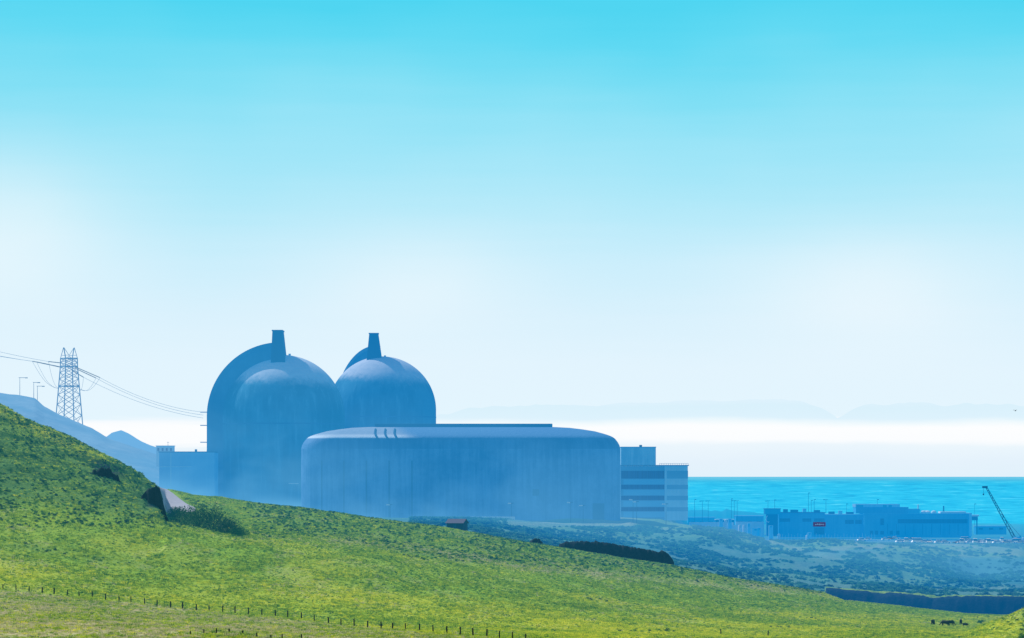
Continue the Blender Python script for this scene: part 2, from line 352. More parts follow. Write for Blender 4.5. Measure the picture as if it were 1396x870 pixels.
hill('hill', [(2350, lambda u: HY+20*F/2350+0*u), (2600, curve([(60,640),(110,610),(140,598),(152,590),(165,587),(176,592),(190,600),(205,607),(225,614),(260,640),(330,684)])), (2900, lambda u: HY+22*F/2900+0*u)],
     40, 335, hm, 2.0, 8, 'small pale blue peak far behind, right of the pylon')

# sea and faint islands behind the fog
def seacol(N, pos, geo):
    n = N.noise(N.scl(pos, .0012, .00022, 1), 1, 5, .55); n2 = N.noise(N.scl(pos, .00025, .00004, 1), 1, 4, .5)
    c = N.mix(N.step(n, .3, .7), (.0, .24, .50, 1), (.01, .44, .74, 1))
    return N.mix(N.m('MULTIPLY', N.step(n2, .4, .65), .6), c, (.08, .58, .78, 1))
def make_sea():
    m = bpy.data.materials.new('sea_water'); m.use_nodes = True; N = NT(m.node_tree); N.n.clear()
    pos = N.new('ShaderNodeNewGeometry').outputs['Position']
    ln = N.new('ShaderNodeVectorMath', operation='LENGTH'); N.l.new(pos, ln.inputs[0]); d = ln.outputs['Value']
    # swell bands, drawn in log distance so that near and far swell keep a natural spacing
    s = N.new('ShaderNodeSeparateXYZ'); N.l.new(pos, s.inputs[0])
    q = N.m('DIVIDE', 60*F, d); a = N.m('MULTIPLY', N.m('DIVIDE', s.outputs[0], d), 110)
    cv = N.new('ShaderNodeCombineXYZ'); N.l.new(a, cv.inputs[0]); N.l.new(q, cv.inputs[1])
    n1 = N.noise(N.scl(cv.outputs[0], 1, .5, 1), 1, 6, .68); n2 = N.noise(N.scl(cv.outputs[0], 2.4, 1.3, 1), 1, 3, .6)
    c = N.ramp(N.m('ADD', N.m('MULTIPLY', n1, .7), N.m('MULTIPLY', n2, .3)), [(.33, lin(0, 150, 206)), (.45, lin(18, 178, 224)), (.57, lin(44, 194, 232)), (.72, lin(120, 216, 238))])
    p = N.new('ShaderNodeBsdfPrincipled'); N.l.new(c, p.inputs['Base Color']); p.inputs['Roughness'].default_value = .6; p.inputs['Specular IOR Level'].default_value = .06
    e = N.new('ShaderNodeEmission'); N.l.new(N.mix(N.step(d, 15000, 90000), c, lin(104, 198, 230)), e.inputs[0])  # haze over the sea, put in as the water's own glow
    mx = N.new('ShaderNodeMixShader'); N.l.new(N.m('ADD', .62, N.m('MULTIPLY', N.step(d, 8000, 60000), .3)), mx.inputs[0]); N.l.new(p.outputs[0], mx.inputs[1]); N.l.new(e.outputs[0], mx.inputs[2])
    o = N.new('ShaderNodeOutputMaterial'); N.l.new(mx.outputs[0], o.inputs[0]); m.cycles.emission_sampling = 'NONE'
    return m
b = MB(); R = 420000
ring = [0, 2000, 6000, 20000, 60000, 150000, R]; n = 96
b.add([(0, 0, SEA)]+[(r*math.cos(k*2*math.pi/n), r*math.sin(k*2*math.pi/n), SEA) for r in ring[1:] for k in range(n)],
      [(0, 1+k, 1+(k+1) % n) for k in range(n)]+[(1+i*n+k, 1+(i+1)*n+k, 1+(i+1)*n+(k+1) % n, 1+i*n+(k+1) % n) for i in range(len(ring)-2) for k in range(n)])
tag(b.build('sea', make_sea()), 'turquoise sea reaching to a sharp horizon', 'sea', kind='structure')

DI = 260000.0
def island(name, u0, u1, crest, seed, label):
    m = bpy.data.materials.new('island_in_haze'); m.use_nodes = True; N = NT(m.node_tree); N.n.clear()
    pos = N.new('ShaderNodeNewGeometry').outputs['Position']; s = N.new('ShaderNodeSeparateXYZ'); N.l.new(pos, s.inputs[0])
    nn = N.m('MULTIPLY', N.m('SUBTRACT', N.noise(N.scl(pos, .00005, .00005, .00025), 1, 4), .5), .05)
    tt = N.m('ADD', N.m('DIVIDE', s.outputs[2], DI*649/F), nn, clamp=True)
    c = N.ramp(tt, [((HY-p)/649, lin(*k)) for p, k in [(649,(226,241,251)),(628,(229,242,252)),(609,(235,246,253)),(602,(251,253,255)),(584,(253,254,255)),(577,(240,250,254)),(570,(221,242,253)),(553,(218,241,252)),(545,(222,242,253))]])  # fog and haze painted as glow by height
    e = N.new('ShaderNodeEmission'); N.l.new(c, e.inputs[0]); o = N.new('ShaderNodeOutputMaterial'); N.l.new(e.outputs[0], o.inputs[0]); m.cycles.emission_sampling = 'NONE'
    u = np.linspace(u0, u1, 260); k = np.linspace(0, 1, 24); Ug, K = np.meshgrid(u, k)
    H = (HY-curve(crest)(Ug))/F*DI+1 + 260*fbm(Ug/30, Ug*0, 3, seed)
    prof = np.sin(K*math.pi)**.6
    Yg = DI+(K-.5)*6000; X = (Ug-CX)/F*Yg; Z = SEA+(H-SEA)*prof+100*fbm(X/4000, Yg/4000, 3, seed+3)*prof
    return tag(grid_mesh(name, X, Yg, Z, m), label, 'island', kind='structure')
island('island', 560, 1160, [(560,650),(590,570),(640,556),(700,551),(860,550),(980,550),(1030,546),(1060,544),(1090,547),(1120,556),(1150,575),(1160,650)], 2, 'faint pale blue island ridge above the fog, left of the gap')
island('island', 1120, 1560, [(1120,650),(1135,570),(1165,556),(1190,551),(1330,551),(1345,549),(1396,552),(1520,560),(1560,650)], 6, 'faint pale blue island ridge above the fog at the right edge')

# ------------------------------------------------------------------ materials
def concrete(dark, lite, streak=.5, patch=.03, amount=1.0, name='concrete', bump=None):
    def f(N, pos, geo):
        a = N.noise(N.scl(pos, .55, .55, .035), 1, 4, .65); b_ = N.noise(pos, patch, 4, .6); c_ = N.noise(pos, .5, 4, .7)
        v = N.m('ADD', N.m('ADD', N.m('MULTIPLY', a, streak), N.m('MULTIPLY', b_, 1-streak)), N.m('MULTIPLY', N.m('SUBTRACT', c_, .5), .25))
        return N.mix(N.step(v, .34, .66), dark, lite)
    return mat(name, f, .9, amount, spec=.15, bump=bump)
domem = concrete((.018, .13, .26, 1), (.06, .22, .38, 1), .3, .045)
def capcol(N, pos, geo, top=69.3):       # sunlit cap of the dome, painted as paler mottled colour towards the crown
    tc = N.new('ShaderNodeTexCoord'); s = N.new('ShaderNodeSeparateXYZ'); N.l.new(tc.outputs['Object'], s.inputs[0])
    a = N.noise(N.scl(pos, .5, .5, .05), 1, 4, .65); b_ = N.noise(pos, .05, 4, .6); c_ = N.noise(pos, .35, 4, .7)
    v = N.m('ADD', N.m('MULTIPLY', a, .35), N.m('MULTIPLY', b_, .65))
    body = N.mix(N.step(v, .40, .60), (.016, .15, .25, 1), (.065, .27, .40, 1))
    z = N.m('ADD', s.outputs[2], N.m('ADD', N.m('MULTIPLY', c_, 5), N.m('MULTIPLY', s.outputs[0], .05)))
    fz = N.m('ABSOLUTE', N.m('SUBTRACT', N.m('FRACT', N.m('DIVIDE', s.outputs[2], 5.2)), .5))
    an = N.m('FRACT', N.m('MULTIPLY', N.m('ARCTAN2', s.outputs[0], s.outputs[1]), 24/6.28318))
    jn = N.m('MAXIMUM', N.step(fz, .475, .497), N.step(N.m('ABSOLUTE', N.m('SUBTRACT', an, .5)), .48, .497))
    body = N.mix(N.m('MULTIPLY', jn, N.m('MULTIPLY', c_, .55)), body, (.02, .10, .20, 1))
    body = N.mix(N.m('MULTIPLY', N.step(a, .56, .7), .5), body, (.16, .38, .50, 1))
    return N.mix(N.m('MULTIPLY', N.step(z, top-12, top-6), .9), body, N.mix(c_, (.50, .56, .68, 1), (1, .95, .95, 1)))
capms = [mat('dome_concrete', lambda N, p, g_, q=q: capcol(N, p, g_, q), .9, 1.0, spec=.15) for q in (69.3, 77.1)]
hallm = concrete((.03, .12, .30, 1), (.18, .32, .55, 1), .55, .07)
finm = concrete((.015, .06, .14, 1), (.02, .08, .18, 1), .5)
darkm = concrete((.02, .07, .15, 1), (.03, .10, .2, 1), .5)
palem = concrete((.36, .52, .60, 1), (.55, .68, .74, 1), .6, .05)
whitem = concrete((.70, .74, .78, 1), (.85, .86, .87, 1), .4, .03, .7)
glassm = mat('band_glazing', lambda N, p, g_: N.mix(N.step(N.noise(N.scl(p, .9, 0, 0), 1, 2, .8), .42, .58), (.007, .08, .24, 1), (.014, .13, .34, 1)), .5, .75, spec=.1)
bluew = concrete((.08, .22, .36, 1), (.13, .30, .44, 1), .5, .04)
cranem = mat('crane_paint', (.01, .03, .08, 1), .6, .45)
steel = mat('galvanised_steel', (.03, .13, .22, 1), .6, .8)
tower = mat('pylon_steel', (.04, .24, .38, 1), .6, .8)
wirem = mat('wire_metal', (.06, .16, .24, 1), .6, .9)
redm = mat('red_banner_cloth', (1, .42, .55, 1), .7, .0, translucent=.8)
tyrem = mat('tyre_rubber', (.02, .02, .02, 1), .8)
def roofcol(N, pos, geo):      # sunlight on the hall roof's left third and edge, painted as paler colour
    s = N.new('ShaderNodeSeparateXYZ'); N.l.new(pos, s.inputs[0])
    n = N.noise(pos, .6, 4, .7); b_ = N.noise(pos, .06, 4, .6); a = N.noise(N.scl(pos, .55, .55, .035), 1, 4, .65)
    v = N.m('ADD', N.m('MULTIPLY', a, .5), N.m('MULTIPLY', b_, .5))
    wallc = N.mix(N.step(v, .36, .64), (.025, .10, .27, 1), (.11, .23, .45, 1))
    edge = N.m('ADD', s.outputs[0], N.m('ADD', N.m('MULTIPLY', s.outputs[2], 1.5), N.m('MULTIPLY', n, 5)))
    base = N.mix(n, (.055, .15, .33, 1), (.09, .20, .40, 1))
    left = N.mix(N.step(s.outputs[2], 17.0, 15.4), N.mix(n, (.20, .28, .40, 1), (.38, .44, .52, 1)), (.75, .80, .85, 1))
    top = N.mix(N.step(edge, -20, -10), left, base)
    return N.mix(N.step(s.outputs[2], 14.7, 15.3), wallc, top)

# ------------------------------------------------------------------ reactor containments
PG = -17.3                                 # plant ground level
def containment(u, Y, r, topz, fin, arc, rot, label):
    k = Y/F; base = Vector(((u-CX)*k, Y, PG)); R = r*k
    t = empty('reactor_building', base, label, 'reactor building', 'domed reactor buildings')
    H = topz-PG-R
    n = 40; prof = [(R, -2), (R, H*.5), (R, H)]+[(R*math.cos(a*math.pi/2/n), H+R*math.sin(a*math.pi/2/n)) for a in range(1, n)]+[(.4, H+R)]
    MB().lathe(prof, 96).build('dome', capms[1 if rot else 0], t, True)
    # girth band and shallow construction joints
    gb = MB()
    for z in (H*.93,):
        gb.lathe([(R-.1, z-.3), (R+.08, z-.28), (R+.08, z+.28), (R-.1, z+.3)], 96)
    gb.build('girth_band', domem, t, True)
    # the tall arched shield wall beside the dome: a quarter arch slab with a stepped rim
    def slab(rad, inner, y0, y1, m, nm, hs=None):
        b = MB(); q = 28; zc_ = arc[0]-PG
        out = [(-rad, -2), (-rad, zc_)]+[(-rad*math.cos(a*math.pi/2/q), zc_+rad*math.sin(a*math.pi/2/q)) for a in range(1, q+1)]
        inn = [(-inner, -2), (-inner, zc_)]+[(-inner*math.cos(a*math.pi/2/q), zc_+inner*math.sin(a*math.pi/2/q)) for a in range(1, q+1)] if inner else [(0, -2), (0, zc_)]+[(0, zc_+1e-3+(rad-.01)*a/q*.99) for a in range(1, q+1)]
        L = len(out)
        vs = [(x, y0, z) for x, z in out]+[(x, y0, z) for x, z in inn]+[(x, y1, z) for x, z in out]+[(x, y1, z) for x, z in inn]
        fs = []
        for i in range(L-1):
            fs += [(i, L+i, L+i+1, i+1), (2*L+i, 2*L+i+1, 3*L+i+1, 3*L+i), (i, i+1, 2*L+i+1, 2*L+i), (L+i, 3*L+i, 3*L+i+1, L+i+1)]
        fs += [(0, 2*L, 3*L, L), (L-1, 2*L-1, 4*L-1, 3*L-1)]
        b.add(vs, fs); o = b.build(nm, m, t, True); o.rotation_euler = (0, 0, rot); o.location.x = -2.2 if rot else 0; return o
    ra = arc[1]*k
    ya, yb = (-R*.38, R*.10) if not rot else (-R*.04, R*.06)
    slab(ra, 0, ya, yb, domem, 'shield_wall')
    slab(ra+.02, ra-1.7, ya-.8, ya-.02, domem, 'wall_rim')
    # tapered vent fin
    x0t, x1t, x0b, x1b, pt, pb = fin; zt = (HY-pt)*k-PG; zb = (HY-pb)*k-PG-4
    f = lambda x: (x-CX)*k-base.x
    d0, d1 = (-R*.24, R*.02) if rot else (-R*.46, R*.0)
    b = MB().add([(f(x0b), d0-1, zb), (f(x1b), d0-1, zb), (f(x1b), d1+1, zb), (f(x0b), d1+1, zb), (f(x0t), d0, zt), (f(x1t), d0, zt), (f(x1t), d1, zt), (f(x0t), d1, zt)],
        [(3,2,1,0),(4,5,6,7),(0,1,5,4),(1,2,6,5),(2,3,7,6),(3,0,4,7)])
    b.build('vent_stack', finm, t)
    MB().box(f(x0t)-.25, f(x1t)+.25, d0-.25, d1+.25, zt+.002, zt+.5).build('stack_cap', darkm, t)
    MB().box(f(x1b)+.6, f(x1b)+1.5, -1, 1, H+R-1.2, H+R+.5).build('hatch', palem, t)
    return t
c1 = containment(385, 1500, 85, (HY-484)*1500/F, (374, 387, 372, 391.5, 453, 483), ((HY-568)*1500/F, 100), 0, 'nearer domed concrete reactor building on the left with a full arched shield wall')
c2 = containment(521, 1746, 73.5, (HY-486)*1746/F, (504, 516, 500, 522, 456, 487), ((HY-568)*1746/F, 96.5), math.radians(-52), 'farther domed reactor building standing right behind the first')
# ladder hoops and a thin catwalk on the nearer dome
MB().box(0, 12.5, -26.4, -25.9, 14.0, 14.3).build('catwalk', whitem, c1).location = (-4, 0, 0)

# ------------------------------------------------------------------ turbine hall
kH = 1380/F; hx0 = (408-CX)*kH; hx1 = (847-CX)*kH; hw = hx1-hx0; hd = 46.0
hall = empty('turbine_hall', (hx0, 1380, PG), 'long low blue grey turbine hall with rounded roof in front of the domes', 'turbine hall')
def footprint(d, R=13.0, q=10):
    r = max(R-d, .6); pts = []
    for cx, cy, a0 in ((hw-d-r, d+r, -90), (hw-d-r, hd-d-r, 0), (d+r, hd-d-r, 90), (d+r, d+r, 180)):
        for i in range(q+1):
            a = math.radians(a0+90*i/q); pts.append((cx+r*math.cos(a), cy+r*math.sin(a)))
    return pts
def loft(levels, m, nm, cap=True):
    vs = []; fs = []; L = 0
    for d, z in levels:
        p = footprint(d); L = len(p); vs += [(x, y, z) for x, y in p]
    for i in range(len(levels)-1):
        fs += [(i*L+k, i*L+(k+1) % L, (i+1)*L+(k+1) % L, (i+1)*L+k) for k in range(L)]
    if cap: fs.append(tuple(range((len(levels)-1)*L, len(levels)*L)))
    return MB().add(vs, fs).build(nm, m, hall, True, angle=60)
Z = lambda p, Y=1380: (HY-p)*Y/F-PG
def footprint2(dx, dy, R0=13.0, q=10):
    rx, ry = max(R0-dx*.6, 1.5), max(R0-dy*.6, 1.5); pts = []
    for cx, cy, a0 in ((hw-dx-rx, dy+ry, -90), (hw-dx-rx, hd-dy-ry, 0), (dx+rx, hd-dy-ry, 90), (dx+rx, dy+ry, 180)):
        for i in range(q+1):
            a = math.radians(a0+90*i/q); pts.append((cx+rx*math.cos(a), cy+ry*math.sin(a)))
    return pts
def loft(levels, m, nm, cap=True):
    vs = []; fs = []
    for dx, dy, z in levels:
        p = footprint2(dx, dy); L = len(p); vs += [(x, y, z) for x, y in p]
    for i in range(len(levels)-1):
        fs += [(i*L+k, i*L+(k+1) % L, (i+1)*L+(k+1) % L, (i+1)*L+k) for k in range(L)]
    if cap: fs.append(tuple(range((len(levels)-1)*L, len(levels)*L)))
    return MB().add(vs, fs).build(nm, m, hall, True, angle=60)
Z = lambda p, Y=1380: (HY-p)*Y/F-PG
loft([(0, 0, -2), (0, 0, 6), (0, 0, 12), (0, 0, Z(612))], hallm, 'wall', False)
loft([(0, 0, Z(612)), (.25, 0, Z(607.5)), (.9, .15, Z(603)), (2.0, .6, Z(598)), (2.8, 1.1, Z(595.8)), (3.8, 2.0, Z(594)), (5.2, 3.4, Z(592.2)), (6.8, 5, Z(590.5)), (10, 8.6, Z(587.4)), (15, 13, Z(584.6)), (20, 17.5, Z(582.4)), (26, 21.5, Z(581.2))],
     mat('sun_painted_roof', roofcol, .7, spec=.2, bump=(lambda N, p: N.noise(p, .8, 4, .7), .25)), 'roof')
rz = Z(581.2)
b = MB().box((508-408)*kH, (754-408)*kH, 21.5, 24.5, rz-.4, rz+1.35)
ridge = b.build('ridge_vent', darkm, hall, bevel=.15)
for u in (513.5, 527, 540):
    x = (u-408)*kH; pts = [(x-.9, 12, Z(584.8)), (x-.9, 8.6, Z(587)), (x-.9, 5, Z(590)), (x-.5, 2.0, Z(593.4)), (x, .9, Z(596)), (x+.6, .3, Z(599))]
    MB().tube(pts, .42, 8).build('roof_pipe', darkm, hall, True)
for u in (438.7, 468.8, 499.5, 530.5, 561.6):
    x = (u-408)*kH
    MB().box(x-.28, x+.28, -.16, .2, -1, Z(628)).build('buttress', darkm, hall)
for u, p in ((598, 640), (620, 648), (644, 632), (662, 628), (689, 636), (720, 640), (742, 634), (771, 642), (800, 630), (826, 640)):
    x = (u-408)*kH
    MB().box(x-.07, x+.07, -.07, .2, 0, Z(p)).build('drainpipe', bluew, hall)
MB().box((808-408)*kH, (824-408)*kH, -.08, .3, 0, 6.5).build('roller_door', darkm, hall)
MB().box((726-408)*kH, (735-408)*kH, -.06, .3, Z(676), Z(667)).build('louvre', darkm, hall)

# ------------------------------------------------------------------ office block right of the hall
kO = 1440/F; ox0 = (846-CX)*kO; office = empty('office_building', (ox0, 1440, PG), 'stepped office block with white and dark window bands right of the hall', 'office building')
X_ = lambda u: (u-846)*kO
zo = lambda p: (HY-p)*kO-PG
MB().box(X_(846), X_(906), 0, 22, -1, zo(635.5)).build('wall', bluew, office)
MB().box(X_(906)+.01, X_(937.5), -1.0, 20, -1, zo(635.3)).build('wall', palem, office)  # face turned another way, its brighter light put in as paler colour
MB().box(X_(846), X_(938)+.3, -1.4, 22.4, zo(635.3)+.01, zo(634)).build('roof', darkm, office)
for (a, b2) in ((642, 652.5), (661, 667), (676, 682), (691.5, 697)):
    f = MB().box(X_(847), X_(905.6), -.12, .3, zo(b2), zo(a)).build('window_band', glassm, office)
    f = MB().box(X_(909), X_(937.5)+.1, -1.12, -.8, zo(b2), zo(a)).build('window_band', bluew, office)
for (a, b2) in ((653.5, 660.5), (668, 675), (683, 690.5), (698, 705)):
    MB().box(X_(850), X_(905.6), -.25, .25, zo(b2), zo(a)).build('spandrel', mat('spandrel_panel', (.12, .42, .62, 1), .8), office)
MB().box(X_(847), X_(894.5), 3, 18, zo(634)+.02, zo(610)).build('penthouse', concrete((.2, .42, .55, 1), (.48, .66, .74, 1), .85, .2), office)
MB().box(X_(846.6), X_(895), 2.7, 18.3, zo(610)+.01, zo(609)).build('penthouse_roof', bluew, office)
MB().tube([(X_(874), 5, zo(609)), (X_(874), 5, zo(606.5))], .6, 8).build('roof_vent', steel, office)
q = MB()
for i in range(14): q.tube([(X_(899+i*3), -1.2, zo(634)), (X_(899+i*3), -1.2, zo(631.8))], .06, 4)
q.tube([(X_(899), -1.2, zo(631.9)), (X_(938), -1.2, zo(631.9))], .05, 4)
q.build('roof_railing', steel, office)

# grey service building left of the domes
kS = 1470/F; svm = concrete((.14, .30, .50, 1), (.22, .40, .60, 1), .5, .05, 1.15)
sv = empty('service_building', ((217-CX)*kS, 1470, PG), 'plain grey blue flat roofed building at the foot of the arched wall', 'building')
zs = lambda p: (HY-p)*kS-PG; xs = lambda u: (u-217)*kS
MB().box(0, xs(292), 0, 25, -1, zs(617)).build('wall', svm, sv)
MB().box(-.3, xs(292), -.3, 25.3, zs(617)+.01, zs(615.6)).build('roof', darkm, sv)
MB().box(xs(233)-.2, xs(233)+.2, -.15, .2, 0, zs(618)).build('drainpipe', palem, sv)
MB().box(xs(217), xs(262), -.5, -.02, zs(637), zs(636)).build('cable_tray', palem, sv)
MB().tube([(xs(266), 4, zs(616)), (xs(266), 4, zs(612.5))], .5, 8).build('roof_vent', darkm, sv)
# pale hut cluster above it
k7 = 1700/F
def hut(u0, u1, p0, p1, Y, d, label, m, name='hut', cat='hut', win=2):
    k = Y/F; o = empty(name, ((u0-CX)*k, Y, (HY-p1)*k), label, cat); W = (u1-u0)*k; H = (p1-p0)*k
    MB().box(0, W, 0, d, -6, H-.35).build('wall', m, o)
    MB().box(-.3, W+.3, -.3, d+.3, H-.34, H).build('roof', palem, o)
    for i in range(win):
        x = W*(i+.5)/win; MB().box(x-W*.11/win*2, x+W*.11/win*2, -.06, .1, H*.35, H*.7).build('window', glassm, o)
    return o
hut(213, 236, 607.5, 619, 1700, 8, 'pale hut on the hillside just above the grey service building', palem, win=4)
def antenna(u, p0, p1, Y, label):
    k = Y/F; b = at(u, p1, Y); o = empty('antenna_mast', b, label, 'antenna'); h = (p1-p0)*k
    MB().tube([(0, 0, -1), (0, 0, h)], .12, 6, .06).build('pole', steel, o)
    MB().tube([(-h*.22, 0, h*.8), (h*.25, 0, h*.8)], .07, 4).build('crossbar', steel, o)
antenna(229, 602, 608, 1702, 'short antenna on the right part of the pale hut roof')

# ------------------------------------------------------------------ right hand complex
YR = 2300; kR = YR/F; LZ = -38.6
zr = lambda p: (HY-p)*kR-LZ
def block(name, u0, u1, p0, Y, d, m, label, cat, rm=None, lz=None, p1=None):
    k = Y/F; gz = LZ if lz is None else lz
    o = empty(name, ((u0-CX)*k, Y, gz), label, cat); H = (HY-p0)*k-gz; W = (u1-u0)*k
    MB().box(0, W, 0, d, -2, H-.5).build('wall', m, o)
    MB().box(-.35, W+.35, -.35, d+.35, H-.49, H).build('roof', rm or palem, o)
    return o, W, H
cyan = concrete((.03, .36, .62, 1), (.08, .47, .72, 1), .5, .03, .75)
cyand = concrete((.01, .10, .28, 1), (.02, .14, .34, 1), .5, .03, .75)
mb, W, H = block('warehouse', 1178, 1324, 700, YR, 34, cyan, 'large flat roofed building with a long dark window strip, parked cars in front', 'building', cyan)
xr = lambda u, u0: (u-u0)*kR
MB().box(xr(1224, 1178), xr(1319, 1178), -.2, .3, zr(713.5), zr(708)).build('window_band', glassm, mb)
MB().box(xr(1200, 1178), xr(1205, 1178), -.2, .3, zr(716), zr(707)).build('stair_window', glassm, mb)
MB().box(xr(1200, 1178), xr(1205, 1178), -.2, .3, 0, zr(724)).build('door', glassm, mb)
MB().box(xr(1321, 1178), xr(1324, 1178)+.4, -.5, 34.5, -1, zr(699.5)).build('end_wall', palem, mb)
for i in range(9): MB().box(xr(1210+i*12, 1178)-.12, xr(1210+i*12, 1178)+.12, -.12, .2, 0, zr(714.5)).build('pilaster', cyand, mb)
ph = MB().box(xr(1168, 1178), xr(1240, 1178), 6, 26, zr(700), zr(691.5)).build('penthouse', cyan, mb)
MB().box(xr(1167.5, 1178), xr(1228, 1178), 5.5, 26.5, zr(691.5)+.01, zr(687.5)).build('penthouse_parapet', palem, mb)
for a, c in ((1168.5, 1178), (1205, 1210), (1212.5, 1217)):
    MB().box(xr(a, 1178), xr(c, 1178), 5.3, 5.8, zr(692), zr(688.5)).build('louvre', darkm, mb)
MB().box(xr(1240, 1178)+.01, xr(1256, 1178), 8, 24, zr(700), zr(694)).build('plant_room', bluew, mb)
for u, h in ((1234, 692), (1254, 688), (1289, 690)):
    MB().tube([(xr(u, 1178), 10, zr(701)), (xr(u, 1178), 10, zr(h))], .45, 8).build('flue', whitem if u == 1254 else steel, mb, True)
for u, r in ((1262, 2.0), (1267, 2.2), (1276, 1.7)):
    MB().lathe([(r, zr(700.5)), (r, zr(698)), (r*.8, zr(697)), (r*.3, zr(696.4))], 16, (xr(u, 1178), 12)).build('roof_tank', whitem, mb, True)
MB().box(xr(1284, 1178), xr(1319, 1178), 8, 20, zr(700)+.02, zr(697.6)).build('roof_duct', whitem, mb)
mb2, W2, H2 = block('warehouse', 1125, 1177.3, 701, YR+6, 28, cyan, 'plain building joined to the left of the large one, with two dark windows', 'building', palem)
for a, c in ((1152, 1164), (1166, 1175)): MB().box((a-1125)*kR, (c-1125)*kR, -.2, .3, zr(714.5), zr(709)).build('window', glassm, mb2)
mb3, W3, H3 = block('warehouse', 1061.5, 1124.6, 698.5, YR+3, 26, cyan, 'low building behind the red banner, joined to the small tower', 'building', cyand)
for a, c in ((1063, 1077), (1094, 1106), (1110, 1124)): MB().box((a-1061.5)*kR, (c-1061.5)*kR, -.2, .3, zr(711.5), zr(707)).build('window', glassm, mb3)
MB().box((1110-1061.5)*kR, (1124-1061.5)*kR, -.22, .3, 0, zr(719.5)).build('door', glassm, mb3)
for (par, u0, items) in ((mb3, 1061.5, ((1072, 3, 2), (1084, 5, 1.6), (1098, 2.4, 2.4), (1115, 4, 1.4))), (mb2, 1125, ((1135, 4, 1.6), (1147, 2.6, 2.2), (1160, 5, 1.4)))):
    Hq = H3 if par is mb3 else H2
    for (u, w_, h_) in items: MB().box((u-u0)*kR-w_/2, (u-u0)*kR+w_/2, 6, 9, Hq+.01, Hq+h_).build('roof_unit', palem if h_ > 2 else cyand, par, bevel=.1)
for u in (1186, 1193, 1213, 1222): MB().box(xr(u, 1178), xr(u, 1178)+2, -.25, .2, 0, 2.6).build('door', cyand, mb)
tw = empty('lookout_tower', ((1045-CX)*kR, YR-4, LZ), 'square dark tower with overhanging flat top left of the red banner building', 'tower')
MB().box(0, 15*kR, 0, 9, -1, zr(701)).build('wall', cyand, tw)
MB().box(-1.4, 15*kR+1.6, -1, 10, zr(701)+.01, zr(694)).build('cabin', darkm, tw)
MB().box(-1.8, 15*kR+2, -1.4, 10.4, zr(694)+.01, zr(693.2)).build('roof', cyand, tw)
MB().tube([(.3, -1.2, zr(703)), (-.5, -1.3, zr(705)), (-.8, -1.3, zr(708)), (-.2, -1.2, zr(711)), (.9, -1.1, zr(712)), (1.4, -.8, zr(711))], .22, 6).build('cable_loop', whitem, tw)
# banner
bn = empty('banner', ((1109-CX)*kR, YR+2.2, LZ), 'red banner with pale unreadable writing hung on the low building front', 'banner')
MB().box(0, 17*kR, 0, .25, zr(718), zr(712)).build('cloth', redm, bn)
bw = MB(); bw.box(1.3, 7.0, -.06, -.01, zr(716)+.25, zr(716)+.5)
for i, (x0, x1) in enumerate(((1.3, 2.0), (2.5, 3.4), (4.1, 4.6), (5.0, 6.1), (6.6, 7.0))): bw.box(x0, x1, -.08, -.01, zr(716)+(i % 2)*.3, zr(714.5)+(i % 3)*.2)
bw.build('writing', mat('banner_writing', (1, .85, .9, 1), .7, 0), bn)
# cabin on legs
cb = empty('raised_cabin', ((1336-CX)*kR, YR+60, LZ), 'small cabin on legs with a white roof beside the crane', 'cabin')
MB().box(0, 6.6, 0, 5, zr(713)+1, zr(708)+1.2).build('wall', cyand, cb)
MB().box(-.7, 7.4, -.7, 5.7, zr(708)+1.21, zr(706)+1.3).build('roof', whitem, cb)
for x in (.4, 6.2):
    for y in (.4, 4.6): MB().box(x-.2, x+.2, y-.2, y+.2, -1, zr(713)+.99).build('leg', steel, cb)
# flat buildings between office and tower
for (u0, u1, p0, Y, d, m, rm, lab) in (
    (1003, 1041, 703, 2420, 14, cyan, palem, 'long low building with a pale roof left of the dark tower'),
    (938, 975, 705, 2500, 12, cyan, palem, 'flat building with pale roof next to the office block corner'),
    (976, 1001, 708, 2450, 10, cyand, whitem, 'small dark flat building between two pale roofed ones'),
    (1330, 1372, 717, 2420, 10, cyan, palem, 'low flat shed with a pale roof behind the crane foot')):
    o, W_, H_ = block('low_building', u0, u1, p0, Y, d, m, lab, 'building', rm)
    for i in range(3):
        x = W_*(i+.5)/3; MB().box(x-1.4, x+1.4, -.08, .2, H_*.35, H_*.65).build('window', glassm, o)
for (u0, u1, p, Y, lab) in ((940, 1000, 712, 2350, 'white low barrier wall running out from the office block'), (1003, 1042, 711.5, 2330, 'white low barrier wall below the long low building'), (640, 702, 704.5, 1358, 'pale low wall along the foot of the turbine hall'), (1100, 1196, 736, 2180, 'thin white kerb wall below the two joined buildings'), (965, 1003, 716, 2320, 'short pale wall on the near terrace edge left of the tower')):
    k = Y/F; g_ = ground((u0+u1)/2, Y); zt = (HY-p)*k
    o = MB().box(0, (u1-u0)*k, 0, .8, min(g_.z-.8, zt-1)-zt, 0).build('barrier_wall', whitem); o.location = ((u0-CX)*k, Y, zt); tag(o, lab, 'wall')
